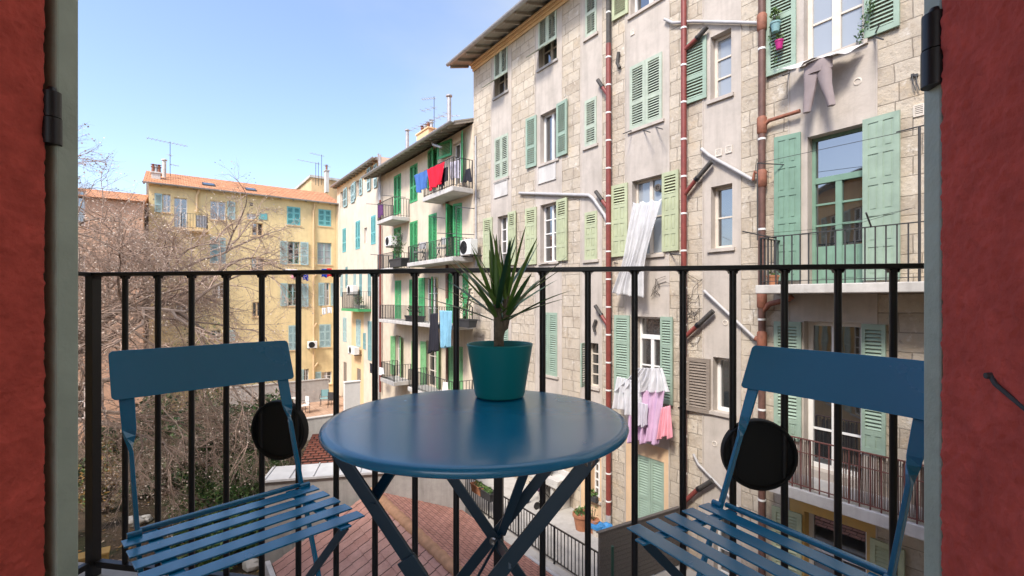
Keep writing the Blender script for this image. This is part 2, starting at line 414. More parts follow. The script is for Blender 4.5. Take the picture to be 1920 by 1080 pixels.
def pipe(b, pts, r, mt, name='drainpipe', clips=None, n=10, parent=None):
    mb = MB(); mb.tube(pts, r, n)
    o = b.add(mb, name, M[mt] if isinstance(mt, str) else mt, parent=parent)
    if clips:
        for x, y, z in clips:
            q = MB(); q.tube([(x,y,z-.018),(x,y,z+.018)], r+.007, n); b.add(q, 'pipe_clip', M['white'], parent=o)
    return o
# ------------------------------------------------------------------ frames of the place
D = Vector((-.584, .812)).normalized(); Q = Vector((.812, .584)).normalized()
QF = 8.89
S = Frame(Q*QF, -D)                       # stone facade, cream house and beige house share this plane
Yf = Frame(D*32.06, Q)                    # yellow house closes the court
GZ = -6.05                                # garden level
TZ = -4.75                                # paved terrace level
# ------------------------------------------------------------------ stone house
x_l = S.at(888, 560)[0]; x_r = 3.2
ST = Thing(S, 'stone_house', 'tall pale stone block house with green shutters, plaster bands and red drainpipes', 'house', (x_l, 0, TZ))
ze = S.at(914, 64, -.75)[1]               # gutter height
ztop = ze+.02
bands = [(921,959),(1003.6,1053.6),(1089,1129),(1173,1255),(1318.6,1389),(1479,1644)]
bx = [(S.at(a,560)[0], S.at(c,560)[0]) for a, c in bands]
def rc(a, c, t, d, y=0): return S.rect(a, c, t, d, y)
zpe1 = S.at(1215, 832)[1]
W = {}
W['1a']=rc(927,952,91,177); W['1b']=rc(928,953,255,335); W['1c']=rc(933,954,404,498); W['1d']=rc(930,953,583,690)
W['2a']=rc(1010,1044,25,121); W['2b']=rc(1013,1046,208,303); W['2c']=rc(1013,1046,381,491); W['2d']=rc(1014,1045,586,703); W['2e']=rc(1016,1050,850,930)
W['3a']=rc(1098,1119,-42,67); W['3b']=rc(1097,1119,185,273); W['3c']=rc(1097,1120,397,487); W['3d']=rc(1101,1122,643,725); W['3e']=rc(1108,1125,856,936)
W['4a']=rc(1182,1245,-125,12); W['4b']=rc(1182,1242,112,234); W['4c']=rc(1185,1243,333,478); W['4d']=rc(1192,1240,594,742); W['4e']=rc(1194,1245,859,992)
W['5a']=rc(1332,1371,61,182); W['5b']=rc(1333,1373,347,465); W['5c']=rc(1337,1376,671,774); W['5d']=rc(1338,1374,948,1085)
W['6a']=rc(1507,1620,-190,97); W['6b']=rc(1514,1619,244,535); W['6c']=rc(1507,1616,604,890); W['6d']=rc(1508,1625,978,1290)
grow = .012
ops = [tuple(v) for v in W.values()]
zoch = S.at(1570, 930)[1]
def smat(x, z):
    for i, (a, c) in enumerate(bx):
        if a <= x <= c:
            if i == 3 and z < zpe1: return 2
            if i in (1, 2) and z < S.at(1120, 840)[1]: return 2
            if i == 5 and z < zoch: return 3
            return 1
    return 0
mb = MB()
wall_grid(mb, x_l, x_r, TZ-1.5, ztop, ops, 0, .22, smat, [e for t in bx for e in t], [zpe1, zoch, S.at(1120,840)[1]])
shell(mb, x_l, x_r, 0, 9, TZ-1.5, ztop)
ST.add(mb, 'wall', [M['stone'], M['plast'], M['peach'], M['ochre']])
# thin proud edges where the plaster bands meet the stone
for a, c in bx:
    for e in (a, c):
        mb = MB(); mb.box(e-.012, e+.012, -.012, .002, TZ+.1, ztop-.35); ST.add(mb, 'band_edging', M['plast'])
# roof with eaves
def eaves(b, x0, x1, zg, over, depth, rise, mats, name='roof', raft=.55, yb=0.0):
    mb = MB(); zi = zg+over*.30
    mb.face([(x0,-over,zg+.05),(x1,-over,zg+.05),(x1,depth,zg+.05+rise*(depth+over)),(x0,depth,zg+.05+rise*(depth+over))], 0)
    mb.face([(x0,-over,zg),(x0,depth,zg+rise*(depth+over)),(x1,depth,zg+rise*(depth+over)),(x1,-over,zg)], 1)
    mb.face([(x0,-over,zg),(x1,-over,zg),(x1,-over,zg+.05),(x0,-over,zg+.05)], 1)
    mb.face([(x0,depth,zg+rise*(depth+over)),(x0,-over,zg),(x0,-over,zg+.05),(x0,depth,zg+.05+rise*(depth+over))], 1)
    mb.face([(x1,-over,zg),(x1,depth,zg+rise*(depth+over)),(x1,depth,zg+.05+rise*(depth+over)),(x1,-over,zg+.05)], 1)
    mb.face([(x0,depth,zg),(x1,depth,zg),(x1,depth,zg+.05+rise*(depth+over)),(x0,depth,zg+.05+rise*(depth+over))][::-1], 1)
    o = b.add(mb, name, mats)
    n = min(90, int((x1-x0)/raft))
    for i in range(n+1):
        r = MB(); x = x0+.05+(x1-x0-.1)*i/n
        vs = []
        for y in (-over+.03, 0.02):
            zz = zg+rise*(y+over)-.002
            vs += [(x-.035,y,zz-.09),(x+.035,y,zz-.09),(x+.035,y,zz),(x-.035,y,zz)]
        r.idx(vs, [(0,1,2,3),(4,7,6,5),(0,4,5,1),(3,2,6,7),(0,3,7,4),(1,5,6,2)])
        b.add(r, 'rafter', M['soffit'], parent=o)
    g = MB(); n = 8; prof = [(-over-.06+.075*math.cos(t), zg+.045+.075*math.sin(t)) for t in [math.pi+math.pi*i/n for i in range(n+1)]]
    prof += [(p[0]*1.0, p[1]) for p in [(-over-.06+.06*math.cos(t), zg+.05+.06*math.sin(t)) for t in [2*math.pi-math.pi*i/n for i in range(n+1)]]]
    g.loft([[(x0-.02, y, z) for y, z in prof], [(x1+.02, y, z) for y, z in prof]])
    b.add(g, 'gutter', M['zinc'], parent=o)
    return o
eaves(ST, x_l-.45, x_r+.3, ze, .75, 4.5, .30, [M['tile'], M['soffit']])
mb = MB()
for k, (h, pr) in enumerate(((.10,.05),(.09,.10),(.07,.15))):
    z = ze+.20-.28+.0+sum((.10,.09,.07)[:k]); mb.box(x_l-.02-.02*k, x_r, -pr, .0015*k-.001, z-.10, z+h-.10)
ST.add(mb, 'cornice', M['apri'], bevel=.02)
# windows, column by column
def rr(k): return W[k]
for k in ('1a','2a'):
    x0,x1,z0,z1 = W[k]; window(ST, W[k], 'cream_wood', 'glass', .22, 3, 2, .045, sill='conc'); 
    pair(ST, W[k], 'sh_pale', tilt=(.40, R(52)), y=-.02)
for k in ('1b','2d','3b','3a','4b','3c','1d'):
    window(ST, W[k], 'cream_wood', 'glass', .22, 2, 1, .05, sill='plast')
pair(ST, W['1b'], 'sh_pale', y=-.02); pair(ST, W['2d'], 'sh_mint', 'three', y=-.02); pair(ST, W['4b'], 'sh_pale', y=-.03); pair(ST, W['1d'], 'sh_mint', 'three', y=-.02)
shutter(ST, W['3a'], 'sh_pale', y=-.02); shutter(ST, W['3b'], 'sh_pale', y=-.02); shutter(ST, W['3c'], 'sh_lime', 'half', y=-.02)
window(ST, W['1c'], 'white', 'glass', .22, 4, 2, .04, sill='plast')
shutter(ST, rc(909,924,409,503), 'sh_lime', 'half', hinge='R', swing=R(4)); shutter(ST, rc(954,970,397,497), 'sh_lime', 'half', hinge='L', swing=R(5))
window(ST, W['2b'], 'white', 'glass', .22, 1, 2, .055, sill='plast')
shutter(ST, rc(989,1007,220,314), 'sh_mint', hinge='R', swing=R(4)); shutter(ST, rc(1045,1066,191,292), 'sh_mint', hinge='L', swing=R(4))
window(ST, W['2c'], 'white', 'glass', .22, 4, 2, .045, sill='plast')
shutter(ST, rc(988,1007,390,496), 'sh_lime', 'half', hinge='R', swing=R(4)); shutter(ST, rc(1045,1066,373,489), 'sh_lime', 'half', hinge='L', swing=R(4))
window(ST, W['3d'], 'cream_wood', 'glass', .22, 4, 1, .03, sill='plast'); window(ST, W['3e'], 'white', 'glass', .2, 5, 2, .03, sill='plast')
shutter(ST, (W['3d'][0]-.02, W['3d'][0]+.33, W['3d'][2], W['3d'][3]), 'sh_mint', 'one', y=0.0, hinge='L', swing=R(72))
window(ST, W['2e'], 'cream_wood', 'glass', .2, 3, 2, .05); pair(ST, W['2e'], 'sh_mint', y=-.02)
window(ST, W['4a'], 'white', 'glass', .22, 3, 2, .06, sill='plast')
shutter(ST, rc(1151,1179,-96,33), 'sh_lime', hinge='R', swing=R(4))
window(ST, W['4c'], 'cream_wood', 'glassc', .22, 2, 2, .05, sill='plast')
shutter(ST, rc(1150,1178,346,481), 'sh_lime', 'half', hinge='R', swing=R(4)); shutter(ST, rc(1243,1275,322,471), 'sh_lime', 'half', hinge='L', swing=R(3))
window(ST, W['4d'], 'white', 'glass', .22, 2, 2, .05, sill='plast', transom=(W['4d'][3]-W['4d'][2])*.26)
shutter(ST, rc(1155,1182,591,742), 'sh_mint', 'three', hinge='R', swing=R(4)); shutter(ST, rc(1240,1264,594,757), 'sh_mint', 'three', hinge='L', swing=R(5))
window(ST, W['4e'], 'white', 'glass', .22, 2, 2, .05); pair(ST, W['4e'], 'sh_mint', 'louvre', y=.02)
window(ST, W['5a'], 'cream_wood', 'glassc', .22, 3, 1, .06, sill='plast'); shutter(ST, rc(1283,1326,76,191), 'sh_mint', hinge='R', swing=R(3))
window(ST, W['5b'], 'cream_wood', 'glass', .22, 2, 1, .06, sill='plast')
window(ST, W['5c'], 'white', 'glass', .22, 1, 1, .07, sill='plast'); o = shutter(ST, rc(1291,1333,671,772), 'sh_brown', 'one', hinge='R', swing=R(6)); o['label'] = 'weathered bare wood shutter'
window(ST, W['5d'], 'white', 'glass', .22, 3, 1, .05)
window(ST, W['6a'], 'cream_wood', 'glassc', .22, 4, 2, .075, sill='plast')
shutter(ST, rc(1440,1494,-168,136), 'sh_mint', secs=[(.34,'l'),(.66,'l')], hinge='R', swing=R(3)); shutter(ST, rc(1622,1689,-225,62), 'sh_mint', secs=[(.34,'l'),(.66,'l')], hinge='L', swing=R(3))
window(ST, W['6b'], 'sh_sea', 'glass', .24, 3, 2, .055, door=.62, transom=.75)
shutter(ST, rc(1456,1503,254,527), 'sh_sea', 'panel', hinge='R', swing=R(8)); shutter(ST, rc(1619,1690,217,525), 'sh_mint', 'panel', hinge='L', swing=R(4))
window(ST, W['6c'], 'white', 'glass', .24, 4, 2, .075)
shutter(ST, rc(1455,1504,603,823), 'sh_mint', 'foot', hinge='R', swing=R(6)); shutter(ST, rc(1617,1663,608,850), 'sh_mint', 'foot', hinge='L', swing=R(4))
window(ST, W['6d'], 'white', 'glass', .24, 2, 2, .07, door=.7, transom=.62)
shutter(ST, rc(1451,1505,955,1235), 'sh_lime', 'louvre', hinge='R', swing=R(5)); shutter(ST, rc(1633,1699,1018,1330), 'sh_lime', 'louvre', hinge='L', swing=R(5))
# blocked panels under two windows
for r in (rc(928,952,341,367), rc(1011,1042,307,339)):
    mb = MB(); x0,x1,z0,z1 = r; mb.box(x0,x1,-.014,.002,z0,z1)
    for (a,c,e,f) in ((x0-.03,x0,z0-.03,z1+.03),(x1,x1+.03,z0-.03,z1+.03),(x0,x1,z1,z1+.03),(x0,x1,z0-.03,z0)): mb.box(a,c,-.035,.002,e,f)
    ST.add(mb, 'blind_panel', M['concl'])
# vents
def vent(u0,u1,v0,v1):
    x0,x1,z0,z1 = rc(u0,u1,v0,v1); mb = MB(); f = .018
    mb.box(x0,x1,-.02,.002,z0,z0+f); mb.box(x0,x1,-.02,.002,z1-f,z1); mb.box(x0,x0+f,-.02,.002,z0+f,z1-f); mb.box(x1-f,x1,-.02,.002,z0+f,z1-f)
    n = 5
    for i in range(n):
        z = z0+f+(z1-z0-2*f)*(i+.5)/n; mb.box(x0+f,x1-f,-.014,.001,z-.008,z+.008)
    o = ST.add(mb, 'vent_grille', M['cream_wood'])
    q = MB(); q.box(x0+f,x1-f,-.004,.001,z0+f,z1-f); ST.add(q, 'vent_dark_plate', M['dark'], parent=o)  # solid near-black plate, painted shade in place of a hole
for a in ((1183,1190,56,66),(1342,1354,279,293),(1361,1373,273,287),(1713,1734,196,218),(1344,1366,940,956)): vent(*a)
for u, v in ((1608,153),(1340,832),(1360,605)):
    x, z = S.at(u, v); mb = MB(); T = lambda p, x=x, z=z: (x+p.x, -.02-p.z*0+ -p.z, z+p.y)
    mb.lathe([(.001,-.02),(.055,-.02),(.06,.0),(.045,.006),(.042,-.008),(.001,-.008)], n=20, T=lambda p, x=x, z=z: Vector((x+p.x, -.006-p.z, z+p.y)))
    ST.add(mb, 'round_vent', M['cream_wood'])
# drainpipes
def vclips(u, v0, v1, n, y):
    out = []
    for i in range(n):
        v = v0+(v1-v0)*(i+.5)/n; x, z = S.at(u, v, y); out.append((x, y, z))
    return out
PY = -.11
def vpipe(u, v0, v1, r, mt, clips=0, **k):
    x = S.at(u, 560, PY)[0]; z0 = S.at(u, v1, PY)[1]; z1 = S.at(u, v0, PY)[1]
    return pipe(ST, [(x,PY,z0),(x,PY,z1)], r, mt, clips=[(x,PY,z0+(z1-z0)*(i+.5)/clips) for i in range(clips)] if clips else None, **k), x
p1, X1 = vpipe(1141, 82, 965, .066, 'pipe', 17)
vpipe(1141, -150, 82, .060, 'darkpipe', 2); vpipe(1141, 965, 1002, .07, 'greypipe')
p2, X2 = vpipe(1282, -190, 1130, .06, 'pipe', 19)
p3, X3 = vpipe(1428.5, -330, 1190, .062, 'brownpipe', 9)
def branch(par, us, r, mt, name='branch_pipe', y=PY, clips=None):
    pts = [(*((S.at(u, v, y)[0]), y), S.at(u, v, y)[1]) if False else (S.at(u, v, y)[0], y, S.at(u, v, y)[1]) for u, v in us]
    return pipe(ST, pts, r, mt, name, parent=None if par is None else par)
for (a, c, d, X) in (((1141,180),(1130,164),(1121,150),p1),((1141,392),(1129,376),(1117,359),p1),((1141,612),(1128,592),(1116,573),p1),
                  ((1282,367),(1304,338),(1334,303),p2),((1282,634),(1306,612),(1337,583),p2),((1282,942),(1308,918),(1336,901),p2),((1282,95),(1306,73),(1326,50),p2)):
    branch(X, [a, c], .046, 'pipe', 'pipe_stub'); branch(X, [c, d], .050, 'darkpipe', 'vent_pipe')
    m2 = ((c[0]*.85+d[0]*.15), (c[1]*.85+d[1]*.15)); branch(X, [c, m2], .058, 'iron', 'rubber_collar')
for us, r in (([(974,362),(1104,366),(1112,372),(1133,402),(1140,417)],.045),([(1315,279),(1330,292),(1413,338)],.035),([(1320,545),(1421,640)],.03),([(1246,36),(1262,43),(1300,40),(1424,43)],.032),([(1300,851),(1309,870),(1362,925),(1392,962)],.028)):
    branch(None, us, r, 'greypipe', 'waste_pipe', y=-.06)
branch(None, [(1160,98),(1157,118),(1162,127)], .04, 'darkpipe', 'waste_stub', y=-.06)
branch(None, [(1117,600),(1113,612),(1115,622)], .04, 'darkpipe', 'waste_stub', y=-.06)
for v in (42,235,335,562,637):
    x, z = S.at(1428.5, v, PY); mb = MB(); mb.tube([(x,PY,z-.16),(x,PY,z-.13),(x,PY,z+.13),(x,PY,z+.16)],[.062,.085,.085,.062],12)
    ST.add(mb, 'pipe_joint', M['rustpipe'], parent=p3)
branch(p3, [(1428,240),(1442,226),(1500,208)], .035, 'rustpipe'); branch(p3, [(1428,585),(1443,570),(1476,562),(1486,556)], .05, 'rustpipe'); branch(p3, [(1428,640),(1416,634)], .05, 'rustpipe')
branch(p3, [(1428,330),(1415,322),(1412,338)], .03, 'rustpipe')
# small hooks and line brackets
for u, v, du, dv in ((1186,243,-18,8),(1205,244,14,4),(1228,238,14,4),(1255,476,22,2),(1150,492,8,2),(1636,68,20,6),(1640,62,8,-14),(1270,765,18,-8),(1480,136,-12,6),(905,498,-4,4),(1060,492,-14,2),(1030,494,-16,2)):
    x, z = S.at(u, v); x2, z2 = S.at(u+du, v+dv, -.35); mb = MB(); mb.tube([(x,0.02,z),(x2,-.35,z2)], .012, 5)
    ST.add(mb, 'line_bracket', M['ironfar'])
for u in (1712,1719):
    mb = MB(); x, z = S.at(u, 142); mb.box(x-.018,x+.018,-.04,.001,z-.02,z+.02); mb.tube([(x,-.03,z),(x+.01,-.04,z-.12),(x+.04,-.04,z-.24)], .008, 5)
    ST.add(mb, 'cable_hook', M['ironfar'])
# balconies
BP = -.78
def balcony(vt0, vb0, u0, vtr0, mrail, label, mid=None, sp=.125, reach=2.4, uref=1577):
    x0 = S.at(u0, 560, BP)[0]; x1 = x0+reach+2.2
    zt = S.at(uref, vt0, BP)[1]; zb = S.at(uref, vb0, BP)[1]; zr = S.at(uref, vtr0, BP+.04)[1]
    mb = MB(); mb.box(x0, x1, BP, .0, zb, zt)
    o = ST.add(mb, 'balcony_slab', M['concl'], bevel=.012)
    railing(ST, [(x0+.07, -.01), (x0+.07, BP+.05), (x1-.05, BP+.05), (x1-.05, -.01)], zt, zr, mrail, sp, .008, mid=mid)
    return x0, x1, zb, zt, zr
u_x0,u_x1,u_zb,u_zt,u_zr = balcony(531, 549, 1416, 431, 'ironfar', 'upper')
l_x0,l_x1,l_zb,l_zt,l_zr = balcony(942, 965, 1428, 839, 'rust', 'lower', mid=S.at(1577, 868, BP)[1], sp=.13)
# clothes line posts and lines on the upper balcony
mb = MB()
xa = S.at(1724, 500, BP+.02)[0]; z1 = S.at(1724, 238, BP+.02)[1]
mb.tube([(xa,BP+.02,u_zt),(xa,BP+.02,z1)], .017, 6); mb.tube([(xa-.25,BP+.02,z1+.0),(xa+.6,BP+.02,z1+.02)], .010, 5)
xb, zb_ = S.at(1420, 306, BP+.3); mb.tube([(xb,BP+.3,u_zr),(xb,BP+.3,zb_)], .010, 5); mb.tube([(xb,BP+.3,zb_),(xb+.3,-.02,zb_-.02)], .01, 5)
mb.tube([(xb,BP+.3,zb_),(xa,BP+.02,z1-.02)], .005, 4)
for du, h in ((0,-.02),(.0,-.1)): mb.tube([(u_x0,BP-.25+du,u_zr+.05+h*.3),((u_x0+xa)/2,BP-.25,u_zr+.03+h),(xa,BP-.22,u_zr+.16)], .003, 3)
mb.tube([(u_x0-.05,BP-.32,u_zr+.1),(u_x0+.3,BP+.1,u_zr-.02)], .012, 5); mb.tube([(xa-.5,BP-.3,u_zr+.16),(xa-.55,BP+.06,u_zr)], .012, 5)
ST.add(mb, 'clothes_line', M['ironfar'])
# reed screens on the lower balcony
def reeds(xa, xb, seed):
    rnd = random.Random(seed); mb = MB(); x = xa
    while x < xb:
        wv = rnd.uniform(.010,.02); t = l_zr-.03+rnd.uniform(-.03,.03); k = rnd.randint(0,2); lean = rnd.uniform(-.012,.012)
        y = BP+.085+rnd.uniform(0,.02)
        mb.idx([(x,y,l_zt+.03),(x+wv,y-.006,l_zt+.03),(x+wv+lean,y-.006,t),(x+lean,y,t),(x+wv/2,y+.012,l_zt+.03),(x+wv/2+lean,y+.012,t)], [(0,1,2,3),(1,4,5,2),(4,0,3,5),(3,2,5)], k)
        x += wv+(rnd.uniform(0,.004) if rnd.random()<.9 else .012)
    return mb
rd = [wood('reed_brown', (.21,.13,.10), .9, (30,30,1), .5), wood('reed_grey', (.24,.185,.155), .9, (30,30,1), .5), wood('reed_dark', (.13,.085,.07), .9, (30,30,1), .5)]
xg0, xg1 = S.at(1520, 850, BP)[0], S.at(1572, 850, BP)[0]
ST.add(reeds(l_x0+.15, xg0, 1), 'reed_screen', rd); ST.add(reeds(xg1, l_x1-.1, 2), 'reed_screen', rd)
# ------------------------------------------------------------------ cream house
def house(fr, name, label, x0, x1, zb, zt, ops, mats, mf=lambda x, z: 0, depth=8, rev=.2, y=0.0, ex=(), ez=()):
    b = Thing(fr, name, label, 'house', (x0, y, zb))
    mb = MB(); wall_grid(mb, x0, x1, zb, zt, ops, y, rev, mf, ex, ez); shell(mb, x0, x1, y, y+depth, zb, zt)
    b.add(mb, 'wall', mats); return b
cx0 = S.at(714, 560)[0]; cx1 = x_l-.001
zc = S.at(797, 262, -.8)[1]
cd_ = dict(
 d1=(739,752,328,402), w1=(769,783,309,379), e1=(806,820,281,352), d2=(848,868,266,345),
 d3=(739,752,427,497), w2=(769,783,415,494), d4=(804,819,401,489), d5=(849,866,383,480),
 d6=(742,752,526,604), w3=(768,776,524,602), d7=(797,821,520,608), d8=(837,849,513,612), d9=(868,878,511,612),
 d10=(742,751,629,704), w4=(772,778,640,705), d11=(799,821,640,726), d12=(839,851,648,730), d13=(859,868,650,735))
CW = {k: S.rect(*v) for k, v in cd_.items()}
CR = house(S, 'cream_house', 'cream rendered house with bright green shutters and iron balconies beside the stone house', cx0, cx1, GZ-.5, zc+.12, list(CW.values()), [M['cream']])
eaves(CR, cx0-.35, cx1-.02, zc, .8, 4.5, .34, [M['tile'], M['soffit']], raft=.48)
for k, r in CW.items():
    window(CR, r, 'white' if k in ('d2','d7','d10') else 'cream_wood', 'glass', .2, 3, 2 if r[1]-r[0] > .6 else 1, .04)
G1, G2 = 'sh_grn', 'sh_grnp'
for k in ('d1','w1','d3','w2','d4','e1'): pair(CR, CW[k], G1, y=-.02)
shutter(CR, S.rect(828,848,266,296), G1, 'one', hinge='R', swing=R(10)); shutter(CR, S.rect(866,877,249,340), G1, hinge='L', swing=R(25))
shutter(CR, S.rect(804,820,281,352), G1, 'one', y=-.06, hinge='L', swing=R(12))
def halfopen(k, g, left=True, right=True, sw=60):
    x0,x1,z0,z1 = CW[k]; w_ = (x1-x0)*.62
    if left: shutter(CR, (x0-.02, x0+w_, z0, z1), g, y=-.02, hinge='L', swing=R(sw))
    if right: shutter(CR, (x1-w_, x1+.02, z0, z1), g, y=-.02, hinge='R', swing=R(18))
halfopen('d5', G1); halfopen('d6', G1, left=False); pair(CR, CW['w3'], G1, y=-.02)
shutter(CR, S.rect(788,797,521,606), G1, hinge='R', swing=R(6)); shutter(CR, S.rect(812,822,519,606), G1, hinge='L', swing=R(30))
pair(CR, CW['d8'], G1, y=-.02); pair(CR, CW['d9'], G1, y=-.02)
shutter(CR, S.rect(735,742,630,702), G2, hinge='R', swing=R(5)); shutter(CR, S.rect(751,758,632,705), G2, hinge='L', swing=R(20)); pair(CR, CW['w4'], G2, y=-.02)
shutter(CR, S.rect(792,800,640,724), G2, hinge='R', swing=R(8)); shutter(CR, S.rect(820,829,640,728), G2, hinge='L', swing=R(20)); pair(CR, CW['d12'], G2, y=-.02); pair(CR, CW['d13'], G2, y=-.02)
def cbalc(u0, u1, vt, vb, vr, uref, P=-.85, rails=True, mt='ironfar'):
    x0 = S.at(u0, 560, P)[0]; x1 = S.at(u1, 560, P)[0]; x1 = min(x1, cx1-.01)
    zt = S.at(uref, vt, P)[1]; zb = S.at(uref, vb, P)[1]; zr = S.at(uref, vr, P)[1]
    mb = MB(); mb.box(x0, x1, P, 0, zb, zt); CR.add(mb, 'balcony_slab', M['concl'], bevel=.02)
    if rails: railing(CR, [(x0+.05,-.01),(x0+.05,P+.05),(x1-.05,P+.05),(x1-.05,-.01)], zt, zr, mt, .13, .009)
    return x0, x1, zt, zr
B2 = cbalc(792, 861, 357, 366, 304, 826); B1 = cbalc(706, 735, 409, 416, 375, 722)
B3 = cbalc(763, 859, 486, 494, 452, 811); B3l = cbalc(706, 736, 503, 509, 475, 722)
B4 = cbalc(710, 859, 605, 612, 574, 785); B5 = cbalc(713, 738, 712, 720, 682, 726); B6 = cbalc(764, 859, 742, 751, 706, 811)
# clothes poles, red drainpipe, downpipe under the balcony
def cpipe(us, r, mt, name='drainpipe', y=-.08): return pipe(CR, [(S.at(u,v,y)[0], y, S.at(u,v,y)[1]) for u, v in us], r, mt, name, n=8)
cpipe([(713,375),(713,735)], .055, 'pipe', y=-.12); cpipe([(713,290),(713,375)], .05, 'zinc', y=-.12)
cpipe([(838,372),(838,560)], .06, 'brownpipe'); cpipe([(838,378),(870,356)], .05, 'brownpipe'); cpipe([(838,650),(838,730)], .05, 'brownpipe')
cpipe([(809,262),(812,271),(827,276)], .05, 'zinc', y=-.5); cpipe([(892,255),(893,500)], .03, 'zinc', y=-.04)
for us in ([(687,382),(733,385)],[(716,366),(760,370)],[(804,406),(834,409)],[(855,388),(889,391)],[(820,437),(889,440)],[(855,388),(857,482)],[(695,477),(740,480)]):
    cpipe(us, .014, 'ironfar', 'clothes_pole', y=-.9)
# things on the roof
def chim(b, u0, u1, v0, v1, y, mt, pots=0):
    x0, z1 = b.fr.at(u0, v0, y); x1, z0 = b.fr.at(u1, v1, y)
    mb = MB(); d = .55
    mb.box(x0, x1, y, y+d, z0-.9, z1-.08); mb.box(x0-.06, x1+.06, y-.06, y+d+.06, z1-.08, z1)
    o = b.add(mb, 'chimney', M[mt], bevel=.01)
    for i in range(pots):
        x = x0+(x1-x0)*(i+.5)/pots; q = MB()
        q.lathe([(.09,0),(.075,.28),(.11,.30),(.11,.36),(.06,.36),(.06,.44),(.13,.45),(.001,.5)], (x, y+d/2, z1), 10)
        b.add(q, 'chimney_pot', M['zinc' if i % 2 else 'rustpipe'], parent=o)
chim(CR, 781, 803, 252, 275, 2.2, 'apri', 4)
def flue(b, u, v0, v1, y, r, mt='zinc'):
    x, z1 = b.fr.at(u, v0, y); _, z0 = b.fr.at(u, v1, y); mb = MB(); mb.tube([(x,y,z0-.8),(x,y,z1-.16)], r, 10); mb.tube([(x,y,z1-.1),(x,y,z1-.04),(x,y,z1)], [r*1.5,r*1.5,r*.7], 10); mb.tube([(x,y,z1-.17),(x,y,z1-.09)], r*.6, 6)
    b.add(mb, 'flue', M[mt])
flue(CR, 763.5, 242, 280, 1.4, .09); flue(CR, 842, 177, 226, 1.6, .10)
def antenna(fr, u, v0, v1, y, label, arms, r=.018):
    x, z1 = fr.at(u, v0, y); _, z0 = fr.at(u, v1, y)
    t = Thing(fr, 'tv_antenna', label, 'antenna', (x, y, z0))
    mb = MB(); mb.tube([(x,y,z0-.5),(x,y,z1)], r, 6); t.add(mb, 'mast', M['ironfar'])
    for (f, a, c, n, l, ang) in arms:
        z = z0+(z1-z0)*f; mb = MB(); ca, sa = math.cos(ang), math.sin(ang)
        P = lambda s_, h=0, o=0: (x+s_*ca-o*sa, y+s_*sa+o*ca, z+h)
        mb.tube([P(a),P(c)], .012, 4)
        for i in range(n):
            s_ = a+(c-a)*(i+.3)/n; mb.tube([P(s_,0,-l/2),P(s_,0,l/2)], .009, 4); mb.tube([P(s_,-l*.12,0),P(s_,l*.12,0)], .007, 3)
        t.add(mb, 'aerial', M['zinc'])
antenna(S, 814, 181, 236, 2.4, 'tall thin antenna with long cross arms beside the chimney of the cream house', [(.22,-2.4,1.4,9,.5,.15),(.62,-.9,.2,3,.5,.4),(.95,-.7,.1,6,.35,.7),(.3,.2,1.4,5,.3,.8)])
# ------------------------------------------------------------------ beige house
gx0 = Yf.at(634, 560)[0]; bx0 = -32.06; bx1 = cx0-.001
zbg = S.at(669, 319, -.3)[1]
bd = dict(
 a=(638,645,359,390), b_=(653,659,350,382), c=(668,675,338,368), d=(696,702,312,356), e=(685,689,322,340),
 f=(642.5,649,428,473), g=(667,675.5,414,467), h=(683,688,427,456), i=(696,704.5,404,458),
 j=(638.5,643,513,556), k=(648,652,500,540), l=(663,668,505,556), m=(674,679,505,556), n=(690,696,511,555),
 o=(643,650,595,641), p=(668,676.5,599,650), q=(681,686,624,655), r=(690,697,602,676), s=(644,650,679,727), t=(669,676.5,691,715))
BW = {k: S.rect(*v) for k, v in bd.items()}
ax0, ax1 = S.at(659,600)[0], S.at(682,600)[0]; az = S.at(668, 582)[1]  # apricot patch: colour stands in for the shaded side of a projecting part
BG = house(S, 'beige_house', 'pale beige house with turquoise shutters and a small green balcony', bx0, bx1, GZ-.5, zbg+.1, list(BW.values()), [M['beige'], M['apri']],
           lambda x, z: 1 if (ax0 < x < ax1 and z < az) or z > zbg-.55 else 0, ex=(ax0, ax1), ez=(az, zbg-.55))
eaves(BG, bx0-.1, bx1-.02, zbg, .3, 4, .10, [M['zinc'], M['soffit']], raft=.6)
for k, r in BW.items():
    window(BG, r, 'white' if k in 'hde' else 'cream_wood', 'glass', .16, 2, 1, .05)
    if k in 'fgi': pair(BG, r, 'sh_cyan', y=-.02)
    elif k in 'jlmnkoqr': pair(BG, r, 'sh_blue' if k in 'jlo' else 'sh_teal', y=-.02)
    elif k == 'p': pair(BG, r, 'sh_blue', y=-.02)
    elif k in 'st': pair(BG, r, 'sh_brown', 'one', y=.03)
for u0,u1,v0,v1 in ((645,652,353,388),(659,666,345,380),(675,680,335,366),(661,668,342,374),(689,696,315,358),(702,708,308,352)):
    shutter(BG, S.rect(u0,u1,v0,v1), 'sh_blue', swing=R(3))
x0, zt = S.at(640, 578, -.7); x1 = S.at(672, 578, -.7)[0]
mb = MB(); mb.box(x0, x1, -.7, 0, zt-.14, zt); o = BG.add(mb, 'balcony_slab', M['sh_grn'])
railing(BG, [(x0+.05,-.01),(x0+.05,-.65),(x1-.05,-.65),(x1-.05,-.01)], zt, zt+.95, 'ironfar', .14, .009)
pipe(BG, [(S.at(709,288,-.15)[0],-.15,S.at(709,288,-.15)[1]),(S.at(711,306,-.08)[0],-.08,S.at(711,306,-.08)[1]),(S.at(711,370,-.08)[0],-.08,GZ)], .05, 'zinc')
